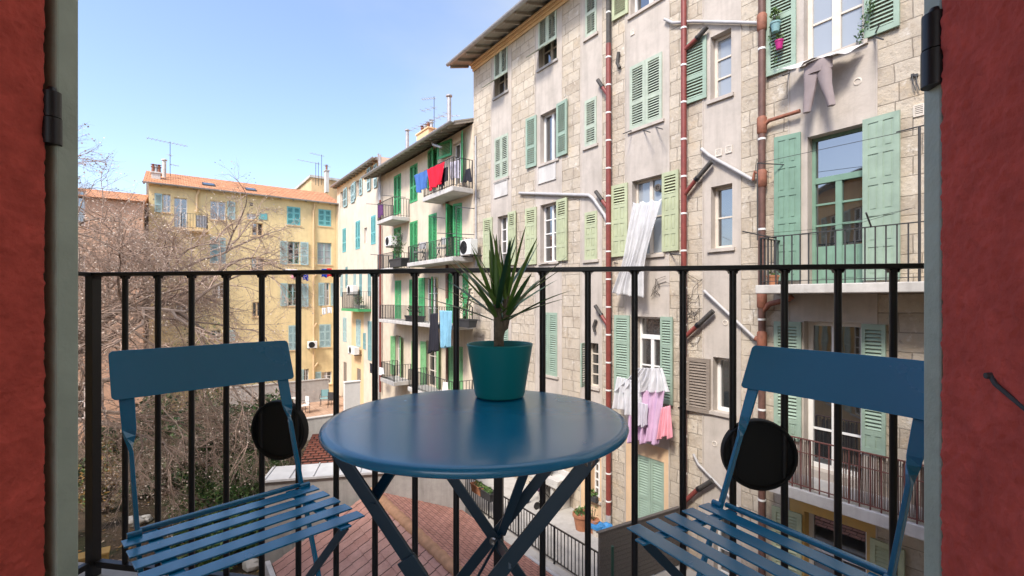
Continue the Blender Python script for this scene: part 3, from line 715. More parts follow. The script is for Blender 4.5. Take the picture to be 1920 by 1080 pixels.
# ------------------------------------------------------------------ yellow house
yx0 = Yf.at(279, 560)[0]; yx1 = QF-.002
zy = Yf.at(456, 363, -.3)[1]
yd = dict(a=(305,320,364,398), b_=(326,351,371,427), c=(394,423,377,412), v1=(463,480,400,411), d=(472.5,493,418,442), e=(538,563,388,422), f=(597,620.5,393,424),
 g=(394,423,445,494), h=(470.5,495,482,509), i=(540,562,453,495), j=(595,621.5,455,496),
 k=(398,423,534,559), l=(473,490,566,594), m=(540,558.6,532,573), n=(605,618,530,573),
 o=(395,414,619,636), p=(541,558.6,610,656), q=(599,620,608,651), r=(568,579,692,727), s=(603,622,697,720), t=(330,350,560,600), u=(300,318,470,515))
YW = {k: Yf.rect(*v) for k, v in yd.items()}
YH = house(Yf, 'yellow_house', 'yellow house with an orange tiled roof closing the far end of the court', yx0, yx1, GZ-.5, zy+.1, list(YW.values()), [M['yellow']])
xr_, zr_ = Yf.at(312, 326, 4.2)
eaves(YH, yx0-.25, yx1+.3, zy, .3, 4.2, (zr_-zy)/4.5, [M['tile'], M['soffit']], raft=.7)
for k, r in YW.items():
    window(YH, r, {'d':'apri','h':'apri','l':'apri','j':'sh_blue','i':'sh_blue','m':'sh_blue'}.get(k, 'white'), 'glassc' if k in 'bj' else 'glass', .16, 1 if k in ('d','h','l','c') else 3, 2, .05, sill='apri')
for k in 'ef': pair(YH, YW[k], 'sh_cyan', 'three', y=-.02)
for k in 'gpq': pair(YH, YW[k], 'sh_blue', 'three', y=-.02)
for k in 'rs': pair(YH, (YW[k][0]-.25, YW[k][1]-.3, YW[k][2], YW[k][3]), 'sh_blue', y=-.02) if k == 'r' else None
for u0,u1,v0,v1,h in ((290,304,363,398,'R'),(426,441,378,412,'L'),(525,539,452,496,'R'),(563,578,454,497,'L'),(525.5,539,531,574,'R'),(559.5,578,532,575,'L'),(597,608,530,573,'R'),(620,629,531,573,'L'),(424,441,619,640,'L'),(591,602,697,720,'R')):
    shutter(YH, Yf.rect(u0,u1,v0,v1), 'sh_blue', 'louvre', hinge=h, swing=R(4))
x0,x1,z0,z1 = Yf.rect(485,501,400,412); mb = MB(); mb.box(x0,x1,-.03,.002,z0,z1); YH.add(mb, 'vent_cover', M['sh_cyan'])
x0,x1,z0,z1 = Yf.rect(469,474,380,386); mb = MB(); mb.box(x0,x1,-.02,.002,z0,z1); YH.add(mb, 'vent_cover', M['ironfar'])
x0, zt = Yf.at(338, 427, -.9); x1 = Yf.at(391, 427, -.9)[0]
mb = MB(); mb.box(x0, x1, -.9, 0, zt-.14, zt); YH.add(mb, 'balcony_slab', M['apri'], bevel=.02)
railing(YH, [(x0+.05,-.01),(x0+.05,-.85),(x1-.05,-.85),(x1-.05,-.01)], zt, Yf.at(365,401,-.85)[1], 'ironfar', .13, .009)
mb = MB(); mb.box(x0+.7, x1-.1, -.83, -.825, zt+.1, Yf.at(365,403,-.85)[1]); YH.add(mb, 'balcony_screen', M['greypipe'])
for us in ([(372,354),(372,362),(369,366),(369,398)],[(590,382),(590,388),(588,393),(588,735)],[(632.5,386),(632.5,735)],[(588,520),(594,514)],[(588,614),(594,606)],[(588,690),(596,680)]):
    pipe(YH, [(Yf.at(u,v,-.1)[0],-.1,Yf.at(u,v,-.1)[1]) for u,v in us], .055, M['apri'], n=8)
for u0,u1,v0,v1 in ((379,403,340,345),(460,480,346.5,351.5)):
    y = 1.2; x0,x1,z0,z1 = Yf.rect(u0,u1,v0,v1,y); k = (zr_-zy)/4.5; zz = zy+.05+k*(y+.3)
    mb = MB(); T = lambda p: (p[0], p[1], p[2]+(p[1]-y)*k)
    mb.box(x0,x1,y-.4,y+.4,zz-.05,zz+.07,T=T); mb.box(x0+.06,x1-.06,y-.34,y+.34,zz+.071,zz+.078,m=1,T=T); YH.add(mb, 'skylight', [M['ironfar'], M['glass']])
chim(YH, 284, 301, 321, 340, 1.2, 'concl', 3)
flue(YH, 308, 298, 322, 2.2, .10, 'concl'); 
antenna(Yf, 319, 266, 322, 3.0, 'antenna with a wide flat aerial at the left end of the orange roof', [(.97,-1.15,.9,10,.55,.25),(.55,-.2,.2,2,.3,1.2),(.25,0,.5,2,.6,.5)])
antenna(Yf, 603, 290, 334, 4.0, 'tallest antenna mast with two small aerials at the right end of the orange roof', [(.95,-.9,.2,4,.4,.3),(.6,.2,.9,3,.35,.6)])
antenna(Yf, 592, 305, 334, 4.0, 'shorter antenna with one long thin arm reaching left over the orange roof', [(.97,-1.3,.2,5,.35,.1)])
antenna(Yf, 597, 304, 336, 4.4, 'plain thin antenna pole between two antennas over the orange roof', [(.9,-.15,.15,2,.3,.2)])
# ------------------------------------------------------------------ other houses
zp = Yf.at(210, 374, -1.5)[1]; px1 = Yf.at(282, 560, -1.5)[0]; px0 = px1-15
pr = [(px0+2+3.1*i, px0+3.2+3.1*i, GZ+1.2+3.1*j, GZ+2.9+3.1*j) for i in (1,3) for j in range(4)]
PH = house(Yf, 'salmon_house', 'salmon pink house behind the bare tree, left of the yellow house', px0, px1-.3, GZ-.5, zp, pr, [M['pink']], y=-1.5)
eaves(Thing(Yf, '_', None, None, (0,0,0)), 0, 1, 0, .1, .1, .1, [M['tile'], M['soffit']]) if False else None
mb = MB(); k = .25
mb.idx([(px0-.2,-1.8,zp),(px1-.2,-1.8,zp),(px1-.2,2.5,zp+1.1),(px0-.2,2.5,zp+1.1),(px0-.2,6.8,zp),(px1-.2,6.8,zp)], [(0,1,2,3),(3,2,5,4),(1,5,2),(0,3,4),(0,4,5,1)])
PH.add(mb, 'roof', M['tile'])
for r in pr:
    window(PH, r, 'white', 'glass', .16, 2, 2, .06, y=-1.5)
x0, z1 = Yf.at(584, 333, 9); x1, _ = Yf.at(650, 333, 9)
ow = [(x0+2.3+1.4*i, x0+2.9+1.4*i, z1-2.2, z1-1.2) for i in range(2)]
OH = house(Yf, 'far_beige_house', 'plain peach house rising behind the right end of the orange roof', x0, x1+3, GZ, z1, ow, [M['apri']], y=9)
for r in ow: window(OH, r, 'white', 'glass', .15, 2, 1, .06, y=9)
mb = MB(); mb.box(x0-.15,x1+3.1,8.85,17.1,z1+.001,z1+.2); OH.add(mb, 'parapet', M['concl'])
chim(OH, 611, 617, 318, 340, 8.0, 'concl', 1)
# ------------------------------------------------------------------ air conditioners
def aircon(fr, u0, u1, v0, v1, y, label, fan=.32):
    x0,x1,z0,z1 = fr.rect(u0,u1,v0,v1,y); t = Thing(fr, 'air_conditioner', label, 'air conditioner', (x0,y,z0), 'air conditioners on the house walls')
    mb = MB(); mb.box(x0,x1,y,y+.3,z0,z1); t.add(mb, 'casing', M['white'], bevel=.015)
    cx, cz = x0+(x1-x0)*.38, (z0+z1)/2; rr_ = min((z1-z0)*.42, .26); g = MB()
    for i in range(1, 5):
        pts = [(cx+rr_*i/4*math.cos(a), y-.012, cz+rr_*i/4*math.sin(a)) for a in [2*math.pi*j/16 for j in range(17)]]; g.tube(pts, .006, 4)
    g.lathe([(.001,0),(rr_,0),(rr_,.004),(.001,.004)], n=16, m=1, T=lambda p: Vector((cx+p.x, y-.001-p.z, cz+p.y)))
    t.add(g, 'fan_grille', [M['ironfar'], M['dark']])
    g = MB(); g.box(x0+.05,x0+.09,y+.02,y+.6,z0-.05,z0-.001); g.box(x1-.09,x1-.05,y+.02,y+.6,z0-.05,z0-.001); t.add(g, 'bracket', M['ironfar'])
aircon(Yf, 578, 595, 640, 653, -.45, 'white air conditioner on the yellow wall beside the drainpipe')
aircon(S, 652, 664, 650, 664, -.45, 'weathered air conditioner low on the beige house wall')
aircon(S, 722, 733, 443, 461, -.5, 'air conditioner above the small planted balcony of the cream house')
aircon(S, 862, 882, 449, 478, -.5, 'tall air conditioner at the right end of a cream house balcony')
aircon(S, 650, 661, 535, 552, -.5, 'white air conditioner standing on the small green balcony')
# ------------------------------------------------------------------ ground, terraces, low roofs
def PQ(p, q, z=0): return S.W(-p, q-QF, z)
def gmat():
    m, nt, p = nodes('garden_soil'); p.inputs['Roughness'].default_value = .95
    a = ramp(nt, noise(nt, .9, 9), [(.3, (.05,.042,.028,1)), (.5, (.115,.085,.055,1)), (.62, (.05,.065,.025,1)), (.75, (.14,.105,.07,1))])
    b = ramp(nt, noise(nt, 26, 5), [(.35, (.55,.5,.45,1)), (.65, (1.2,1.1,1,1))])
    nt.links.new(mixc(nt, 1, a, b, 'MULTIPLY'), p.inputs['Base Color']); bump(nt, p, noise(nt, 18, 8), .9, .06); return m
mb = MB(); mb.face([(-700,-700,GZ),(700,-700,GZ),(700,700,GZ),(-700,700,GZ)])
tag(mb.build('ground', gmat()), kind='structure')
TERR = Frame(Q*QF, -D)
pav = plaster('terrace_paving', (.47,.45,.42), (.22,.2,.18), .5, streak=False)
def struct(mb, name, m, base): 
    return tag(mb.build(name, m, None, off=base, loc=S.W(*base), rot=(0,0,S.rz), bevel=.01), kind='structure')
mb = MB(); mb.box(-17.5, 2.5, -2.75, -.002, GZ-.3, TZ); struct(mb, 'paved_terrace', pav, (-7,-1,TZ))
mb = MB(); mb.box(-17.5, 2.5, -2.95, -2.752, GZ-.3, TZ+.16)
kerb = Thing(S, 'terrace_kerb', 'weathered concrete kerb wall along the terrace edge beside the brick red roof', 'wall', (-7,-2.85,TZ)); kerb.add(mb, 'kerb_wall', M['conc'], bevel=.015)
mb = MB(); mb.tube([(-8.2,-2.55,TZ+.07),(1.2,-2.5,TZ+.07)], .05, 10)
t = mb.build('ground_pipe', M['greypipe'], None, off=(-3,-2.5,TZ), loc=S.W(-3,-2.5,TZ), rot=(0,0,S.rz)); tag(t, 'long grey pipe lying on the terrace edge outside the black fence', 'pipe')
# fence of the terrace
fn = Thing(S, 'terrace_fence', 'low black iron fence along the paved terrace below the stone house', 'fence', (-7,-2.2,TZ))
mb = MB(); xa, xb = -16.8, -6.45
mb.bar((xa,-2.2,TZ+.80),(xb,-2.2,TZ+.80),.035,.02,(0,1,0)); fn.add(mb, 'top_rail', M['iron'])
mb = MB(); mb.bar((xa,-2.2,TZ+.08),(xb,-2.2,TZ+.08),.03,.012,(0,1,0)); fn.add(mb, 'bottom_rail', M['iron'])
n = 96
for i in range(n+1):
    x = xa+(xb-xa)*i/n; big = i % 12 == 0; q = .016 if big else .0075
    mb = MB(); mb.box(x-q,x+q,-2.2-q,-2.2+q,TZ if big else TZ+.086,TZ+(.82 if big else .79)); fn.add(mb, 'fence_post' if big else 'fence_bar', M['iron'])
# slatted timber screen across the terrace
sc = Thing(S, 'timber_screen', 'grey weathered timber slat screen dividing the terrace', 'fence', (-6.3,-1.1,TZ))
def screen_T(p): return (-6.38+.23*((p[1]+2.25)/2.2), p[1], p[2])
n = 13
for i in range(n):
    z = TZ+.03+i*.091; mb = MB(); r_ = random.uniform(-.004,.004)
    mb.box(-.012+r_,.012+r_,-2.25,-.05,z,z+.084,T=lambda p: tuple(Vector(screen_T(p))+Vector((p[0],0,0)))); sc.add(mb, 'slat', M['timber'])
for y in (-2.2,-1.45,-.75,-.1):
    mb = MB(); mb.box(-.05,-.013,y-.03,y+.03,TZ,TZ+1.2,T=lambda p: tuple(Vector(screen_T(p))+Vector((p[0],0,0)))); sc.add(mb, 'post', M['timber'])
mb = MB(); mb.box(-.06,.02,-2.27,-.03,TZ+1.215,TZ+1.24,T=lambda p: tuple(Vector(screen_T(p))+Vector((p[0],0,0)))); sc.add(mb, 'cap', M['timber'])
mb = MB(); x, z = -6.0, TZ; mb.tube([(x,-2.3,TZ),(x,-2.3,TZ+1.15)], .03, 8)
t = mb.build('green_post', mat('dark_green_paint', (.02,.07,.05), .5), None, off=(x,-2.3,TZ), loc=S.W(x,-2.3,TZ), rot=(0,0,S.rz)); tag(t, 'dark green post beside the timber screen on the terrace', 'post')
# annex with tiled gable roof
an = Thing(S, 'annex', 'low annex under a red tiled gable roof below the balcony', 'outbuilding', (-7, 4.0-QF, GZ))
zr_, zl_, zv_ = -3.66, -4.72, -4.36; qr, ql, qv = 3.93, 1.75, 5.93
pa, pb = .8, 11.2
flat = tiles('flat_clay_tiles', (.50,.27,.215), (.60,.355,.29), (.08,.05,.04), .30, 10, .014, .6)
brickr = tiles('small_clay_tiles', (.43,.21,.165), (.52,.265,.21), (.12,.07,.06), .22, .095, .008, .9)
def slope(b, name, q0, z0, q1, z1, p0, p1, row, m, lift, parent=None):
    """courses running along the ridge, each overlapping the one below; local x along ridge, y up the slope"""
    L_ = math.hypot(q1-q0, z1-z0); a = math.atan2(z1-z0, abs(q1-q0)); n = int(L_/row); mb = MB()
    for i in range(n+1):
        y0 = i*row; y1 = min(L_, y0+row)
        if y1-y0 < .02: continue
        off = random.uniform(0, .3)
        mb.idx([(0,y0,lift),(p1-p0,y0,lift),(p1-p0,y1,0.004),(0,y1,.004),(0,y0,0),(p1-p0,y0,0)], [(0,1,2,3),(4,5,1,0)])
    o = mb.build(name, m, b.root)
    # orient: x from far (p1) to near, y up the slope
    if q1 > q0: xv, yv = Vector((1,0,0)), Vector((0, math.cos(a), math.sin(a)))
    else: xv, yv = Vector((-1,0,0)), Vector((0,-math.cos(a), math.sin(a)))
    zv = xv.cross(yv)
    org = Vector((-p1 if q1 > q0 else -p0, q0-QF, z0))-Vector(b.base)
    o.matrix_local = Matrix.Translation(org) @ Matrix((xv, yv, zv)).transposed().to_4x4()
    if parent: pass
    return o
o1 = slope(an, 'roof_slope', ql, zl_, qr, zr_, pa, pb, .245, flat, .018)
o2 = slope(an, 'roof_slope', qv, zv_, qr, zr_, pa, pb, .19, brickr, .014)
rnd = random.Random(3)
x = -pb
while x < -pa:
    mb = MB(); L_ = .36; secs = []
    for s_, r_ in ((0,.105),(L_,.085)):
        secs.append([(x+s_, qr-QF+r_*1.15*math.cos(a), zr_-.02+r_*math.sin(a)*.95+(.012 if s_ == 0 else 0)) for a in [math.pi*j/10 for j in range(11)]]+[(x+s_, qr-QF-.0, zr_-.05)])
    mb.loft(secs); an.add(mb, 'ridge_tile', mat('ridge_clay', (.42,.23,.13), .85, .3, 7) if 'rdg' not in M else M['rdg'])
    M['rdg'] = bpy.data.materials['ridge_clay']; x += .32
mb = MB(); mb.box(-pb+.02,-pa-.02, ql+.12-QF, qv-.02-QF, GZ-.2, zl_-.02); an.add(mb, 'wall', M['concl'])
mb = MB()
for px_ in (-pb+.03,-pa-.03): mb.face([(px_,ql-QF+.1,zl_-.02),(px_,qv-QF-.02,zl_-.02),(px_,qv-QF-.02,zv_-.02),(px_,qr-QF,zr_-.02)])
an.add(mb, 'gable', M['concl'])
mb = MB(); mb.box(-pb-.02,-pa,ql-.13-QF,ql-.03-QF,GZ,zl_+.1); an.add(mb, 'eaves_board', M['concl'], bevel=.01)
# shed beyond it: stucco wall with zinc capping, brown tiled roof behind
a0 = PQ(12.15, 1.75); a1 = PQ(10.35, 6.0); Kf = Frame(a0.xy, (a1-a0).xy)
kl = (a1-a0).length
sh = Thing(Kf, 'zinc_capped_shed', 'small shed with a pale zinc capped parapet and brown tiled roof beyond the annex', 'outbuilding', (kl/2, .5, GZ))
zk = -3.2
mb = MB(); mb.box(0, kl, 0, .8, GZ-.2, zk-.06); sh.add(mb, 'wall', M['conc'])
mb = MB(); mb.box(-.05, kl, -.06, .86, zk-.06, zk)
for i in range(9): mb.box(i*.52,i*.52+.025,-.05,.85,zk+.0005,zk+.03)
sh.add(mb, 'zinc_capping', mat('pale_zinc', (.56,.56,.57), .55, .15, 3), bevel=.006)
brt = tiles('brown_roof_tiles', (.24,.085,.06), (.30,.115,.08), (.06,.03,.025), .2, .16, .02, 1.0)
mb = MB(); n = 14
for i in range(n):
    y0, y1 = i*.155, (i+1)*.155
    mb.idx([(.5,y0,.03),(kl,y0,.03),(kl,y1,.005),(.5,y1,.005),(.5,y0,0),(kl,y0,0)], [(0,1,2,3),(4,5,1,0)])
o = mb.build('tiled_roof', brt, sh.root); o.location = (-kl/2, .87-.5, zk-.1-GZ); o.rotation_euler = (R(7),0,0)
mb = MB(); mb.box(.55,kl,.9,2.95,GZ-.2,zk-.12); sh.add(mb, 'rear_wall', M['concl'])
# far deck with walls
mb = MB(); mb.box(-31.9, -25.2, 3.1-QF, -.003, GZ-.2, -5.3); struct(mb, 'far_deck', tiles('deck_paving', (.46,.30,.21), (.52,.36,.26), (.3,.2,.15), .4, .4, .01, .3), (-28,-3,-5.3))
def wallthing(name, label, p0, p1, q0, q1, z0, z1, m):
    t = Thing(S, name, label, 'wall', (-(p0+p1)/2, (q0+q1)/2-QF, z0)); mb = MB(); mb.box(-p1,-p0,q0-QF,q1-QF,z0,z1-.06); t.add(mb, 'wall_body', M[m])
    mb = MB(); mb.box(-p1-.03,-p0+.03,q0-QF-.03,q1-QF+.03,z1-.06,z1); t.add(mb, 'coping', M[m], bevel=.01); return t
wallthing('garden_wall', 'stained grey concrete wall at the foot of the yellow house', 30.3, 30.5, 2.5, 7.9, GZ, -3.95, 'conc')
wallthing('garden_wall', 'white rendered wall beside the foot of the cream house', 24.6, 24.8, 7.2, QF-.9, GZ, -3.3, 'white')
wallthing('garden_wall', 'low pale wall at the near edge of the far deck', 24.9, 25.1, 3.0, 7.19, GZ, -4.95, 'concl')
wallthing('garden_wall', 'brown earth coloured low wall in the garden, half hidden by the bare tree', 14.6, 14.9, -6.5, -1.2, GZ, -5.0, 'ochre')
mb = MB()
for i in range(4): mb.box(-25.0+i*.001, -23.7+.0-i*.3, 3.2-QF, 4.4-QF, GZ, GZ+.18*(4-i) if False else GZ+.18*(i+1)-.001*i)
t = Thing(S, 'garden_steps', 'pale concrete steps at the left end of the far deck', 'steps', (-24.4,3.8-QF,GZ)); t.add(mb, 'treads', M['concl'])
# garden chairs and table on the far deck
def gchair(p, q, rz, label, col, z=-5.3):
    e = empty('garden_chair', PQ(p,q,z), rz, label, 'chair', 'garden chairs on the far deck')
    for sx in (-.22,.22):
        for sy in (-.2,.2):
            mb = MB(); mb.tube([(sx,sy,0),(sx*.95,sy*.95,.44 if sy<0 else .9)], .016, 6); mb.build('leg', M['ironfar'], e)
    mb = MB(); mb.box(-.23,.23,-.22,.22,.42,.45); mb.build('seat', M[col], e, bevel=.01)
    mb = MB(); mb.box(-.22,.22,.185,.2,.5,.9); mb.build('backrest', M[col], e, bevel=.005)
    for sx in (-.24,.24):
        mb = MB(); mb.tube([(sx,-.2,.44),(sx,-.2,.64),(sx,.2,.66)], .014, 6); mb.build('armrest', M['ironfar'], e)
gchair(28.4,4.6,S.rz+2.2,'garden chair with pale seat, leftmost beside the small table on the far deck','white'); gchair(27.6,5.9,S.rz+.3,'garden chair with pale backrest right of the small table on the far deck','white')
gchair(28.9,7.3,S.rz+1.2,'blue and grey folding chair nearest the white wall on the far deck','sh_teal'); gchair(28.2,7.6,S.rz+4,'dark reclining chair behind a blue folding chair on the far deck','ironfar')
e = empty('garden_table', PQ(28.5,5.4,-5.3), S.rz, 'small garden table between two pale chairs on the far deck', 'table')
mb = MB(); mb.lathe([(.001,.68),(.42,.68),(.43,.70),(.42,.72),(.001,.72)], n=20); mb.build('table_top', M['concl'], e)
for k in range(3):
    a = 2.1*k; mb = MB(); mb.tube([(.3*math.cos(a),.3*math.sin(a),0),(.1*math.cos(a),.1*math.sin(a),.68)], .016, 6); mb.build('leg', M['ironfar'], e)
# terrace things
terra = mat('terracotta', (.40,.17,.09), .85, .2, 8)
def blob_leaves(mb, c, rad, n, size, seed, mats=2, flat=.8):
    rnd = random.Random(seed)
    for i in range(n):
        while True:
            v = Vector((rnd.uniform(-1,1), rnd.uniform(-1,1), rnd.uniform(-1,1)))
            if v.length < 1: break
        k = .55+.45*rnd.random(); v = v.normalized()*(v.length**.4)*k
        p = Vector((c[0]+v.x*rad[0], c[1]+v.y*rad[1], c[2]+v.z*rad[2]))
        a = Vector((rnd.gauss(0,1), rnd.gauss(0,1), rnd.gauss(0,.7))).normalized(); b = a.orthogonal().normalized()
        b = (b*math.cos(rnd.random()*6.28)+a.cross(b)*math.sin(rnd.random()*6.28)); s_ = size*rnd.uniform(.6,1.3)
        mb.face([p-a*s_, p+b*s_*.42, p+a*s_, p-b*s_*.42], rnd.randrange(mats))
lf = dict(d=mat('dark_leaf', (.032,.078,.028), .6, .3, 3), g=mat('green_leaf', (.075,.16,.038), .6, .3, 3), l=mat('light_leaf', (.13,.20,.06), .6, .3, 3), o=mat('golden_leaf', (.33,.19,.05), .7, .3, 3), s=mat('grey_leaf', (.14,.17,.12), .7, .2, 3), b=mat('bark_twig', (.075,.06,.048), .85, .3, 20))
def pot(x, y, z, r, h, label, leaves, fr=S, m=None, name='potted_plant', cat='potted plant', lh=.3, size=.06):
    e = empty(name, fr.W(x,y,z), fr.rz, label, cat)
    mb = MB(); mb.lathe([(.001,0),(r*.68,0),(r*.95,h*.82),(r*1.06,h*.83),(r*1.06,h),(r*.93,h),(r*.9,h*.9),(.001,h*.9)], n=20); mb.build('pot', m or terra, e)
    if leaves:
        mb = MB(); blob_leaves(mb, (0,0,h+lh*.45), (r*1.1,r*1.1,lh*.6), leaves, size, int(x*100) % 999)
        for k in range(5): mb.tube([(0,0,h*.85),(r*.5*math.cos(k*1.3),r*.5*math.sin(k*1.3),h+lh*.5)], .006, 4, m=2)
        mb.build('foliage', [lf['g'], lf['l'], lf['b']], e)
    return e
def onT(u, v, z=TZ):
    t = (z-CAMZ)/((HORV-v)/FPX); X, Yy = (u-960)/FPX*t, t
    p = Vector((X,Yy))-S.o; return p.dot(S.x), p.dot(S.y)
x,y = onT(1091,992); pot(x,y,TZ,.22,.40,'large terracotta pot on the terrace with a low green plant',60,lh=.12)
x,y = onT(1112,997); pot(x,y,TZ,.15,.3,'smaller terracotta pot behind the blue buckets with a tall dry stem',30,lh=.5,size=.04)
for k,(u,v,l) in enumerate(((1120,1004,'blue lined bucket on the terrace beside the grey drainpipe, left of two'),(1136,1006,'blue lined bucket against the timber screen, right of two'))):
    x,y = onT(u,v); e = empty('bucket', S.W(x,y,TZ), 0, l, 'bucket')
    mb = MB(); mb.lathe([(.001,0),(.10,0),(.13,.22),(.14,.22),(.14,.24),(.12,.24),(.11,.2),(.001,.2)], n=16); mb.build('pail', M['cream_wood'], e)
    mb = MB(); rnd = random.Random(k); ring = [[(rr*math.cos(a)*(1+.2*rnd.random()), rr*math.sin(a)*(1+.2*rnd.random()), zz+.03*rnd.random()) for a in [6.283*j/14 for j in range(14)]] for rr,zz in ((.15,.18),(.155,.25),(.09,.26),(.02,.21))]
    mb.loft(ring); mb.build('blue_liner', mat('blue_plastic', (.04,.22,.5), .4, .2, 12) if k == 0 else bpy.data.materials['blue_plastic'], e)
x,y = onT(1052,958); x2,y2 = onT(1078,974)
cs = Thing(S, 'concrete_sink', 'pale concrete outdoor sink on thick supports against the terrace wall', 'sink', (x,y,TZ))
mb = MB(); mb.box(x-.15,x-.03,y-.25,y+.35,TZ,TZ+.72); cs.add(mb,'support',M['concl'],bevel=.01); mb = MB(); mb.box(x+.75-.7*2,x+.87-.7*2,y-.25,y+.35,TZ,TZ+.72); cs.add(mb,'support',M['concl'],bevel=.01)
mb = MB(); mb.box(x-.95,x+.25,y-.35,y+.4,TZ+.721,TZ+.80); mb.box(x-.95,x+.25,y-.35,y-.28,TZ+.801,TZ+.93); mb.box(x-.95,x+.25,y+.33,y+.4,TZ+.801,TZ+.93); mb.box(x-.95,x-.88,y-.279,y+.329,TZ+.801,TZ+.93); mb.box(x+.18,x+.25,y-.279,y+.329,TZ+.801,TZ+.93); cs.add(mb,'basin',M['concl'],bevel=.01)
x,y = onT(1012,945)
st_ = Thing(S, 'pushchair', 'dark folded pushchair with small wheels on the terrace behind the sink', 'pushchair', (x,y,TZ))
for dx in (-.22,.22):
    for dy in (-.28,.28):
        mb = MB(); mb.lathe([(.001,-.02),(.08,-.02),(.1,-.01),(.1,.01),(.08,.02),(.001,.02)], n=14, T=lambda p: Vector((x+dx+p.z, y+dy+p.x, TZ+.1+p.y))); st_.add(mb,'wheel',M['iron'])
    mb = MB(); mb.tube([(x+dx,y-.28,TZ+.1),(x+dx,y+.1,TZ+.55),(x+dx,y+.35,TZ+1.0)],.014,6); mb.tube([(x+dx,y+.28,TZ+.1),(x+dx,y-.2,TZ+.6)],.014,6); st_.add(mb,'frame_tube',M['ironfar'])
mb = MB(); mb.loft([[(x-.2,y-.2+.12*i,TZ+.45+.05*abs(i-1)*i),(x+.2,y-.2+.12*i,TZ+.45+.05*abs(i-1)*i),(x+.2,y-.2+.12*i,TZ+.5+.05*abs(i-1)*i),(x-.2,y-.2+.12*i,TZ+.5+.05*abs(i-1)*i)] for i in range(5)]); st_.add(mb,'seat',mat('dark_plum_fabric',(.08,.04,.07),.9))
# planters hung on the fence
for (u,v,l,m,mm) in ((897,908,'terracotta window box hung on the terrace fence',terra,60),(914,918,'dark grey window box with green leaves hung on the terrace fence',M['ironfar'],90)):
    x = S.at(u, v, -2.32)[0]; t = Thing(S, 'window_box', l, 'planter', (x,-2.32,TZ+.58))
    mb = MB(); z0 = TZ+.58
    mb.loft([[(x-a,-2.32-b,z0+h),(x+a,-2.32-b,z0+h),(x+a,-2.32+b,z0+h),(x-a,-2.32+b,z0+h)] for a,b,h in ((.22,.07,0),(.26,.09,.19),(.27,.10,.19),(.27,.10,.22),(.25,.08,.22),(.24,.07,.17))], smooth=False); t.add(mb,'trough',m)
    mb = MB(); blob_leaves(mb,(x,-2.32,z0+.24),(.22,.07,.10),mm,.045,5); t.add(mb,'foliage',[lf['g'],lf['l']])
x0,x1,z0,z1 = W['3e']; t = Thing(S,'window_box','row of green plants along the sill of the white barred ground floor window','planter',((x0+x1)/2,-.1,z0))
mb = MB(); mb.box(x0,x1,-.16,-.053,z0-.02,z0+.13); t.add(mb,'trough',M['ironfar'],bevel=.01); mb = MB(); blob_leaves(mb,((x0+x1)/2,-.1,z0+.17),((x1-x0)/2,.1,.11),110,.045,8); t.add(mb,'foliage',[lf['g'],lf['l']])
# planks and stones left of the annex
def onG(u, v, z=GZ):
    t = (z-CAMZ)/((HORV-v)/FPX); return Vector(((u-960)/FPX*t, t, z))
ply = wood('new_plank', (.50,.33,.15), .8, (1,8,8), .2)
for (u,v,L_,w_,rz,tilt,l) in ((405,1010,1.5,.24,1.0,.16,'pale new plank leaning in the garden, left of the others'),(452,1052,1.2,.34,.7,.10,'short wide plank lying beside white rubble in the garden'),(437,968,1.4,.14,.2,.05,'thin plank lying flat in the garden by the annex wall')):
    p = onG(u,v); mb = MB(); mb.box(-L_/2,L_/2,-w_/2,w_/2,0,.03)
    o = mb.build('plank', ply, None, bevel=.004, loc=(p.x,p.y,GZ+.12), rot=(0,-tilt,rz)); tag(o, l, 'plank')
for i,(u,v,s_,l) in enumerate(((470,1066,.26,'white rubble block, largest one beside the wide plank'),(488,1020,.15,'small pale stone against the annex wall'),(425,1040,.17,'brown grey stone between the planks'),(250,985,.30,'flat pale stone half buried near the earth wall'),(272,978,.22,'pale stone next to a flat one near the earth wall'))):
    p = onG(u,v); rnd = random.Random(i+40); mb = MB(); secs = []
    for k in range(6):
        th = math.pi*(k+.15)/5.3; secs.append([(s_*math.sin(th)*math.cos(a)*(1+.3*rnd.uniform(-1,1)), s_*math.sin(th)*math.sin(a)*(1+.3*rnd.uniform(-1,1))*.8, -s_*.6*math.cos(th)) for a in [6.283*j/9 for j in range(9)]])
    mb.loft(secs, smooth=False); o = mb.build('stone', M['concl'] if i in (0,3,4) else M['conc'], None, loc=(p.x,p.y,GZ+s_*.35), bevel=.01); tag(o, l, 'stone')
# ------------------------------------------------------------------ the house we look out of
T_, N_ = Vector((.986,-.168)).normalized(), Vector((.168,.986)).normalized()
RF = Frame((0,0), T_)                       # x along the balcony, y outward from the house
FR = .537
HF = Frame(N_*FR, -T_)                      # the outside of that wall
OX0, OX1 = -.3448, .750                     # door opening in HF x
hops = [(OX0, OX1, 0, 2.35)]
hw = [(x, x+1.0, z, z+1.6) for x in (-5.2,-2.6,2.6,5.0,8,11,13.2,15.6,18.5,22) for z in (-4.5,-1.9,.75,3.6)] 
HM = Thing(HF, 'red_house', 'house with rough red door reveals and folded green shutters framing the balcony', 'house', (0, .3, 0))
hy = plaster('house_paint', (.70,.47,.22), (.45,.33,.2), .25)
mb = MB(); wall_grid(mb, -9, 26, GZ-.4, 6.6, hops+hw, 0, .3, lambda x,z: 0);  # unseen upper wall, its height set to cast shade on the lower facade
for (a,b_) in ((-9,-1.8),(2.2,26)): mb.face([(b_,4.6,GZ-.4),(a,4.6,GZ-.4),(a,4.6,6.6),(b_,4.6,6.6)])
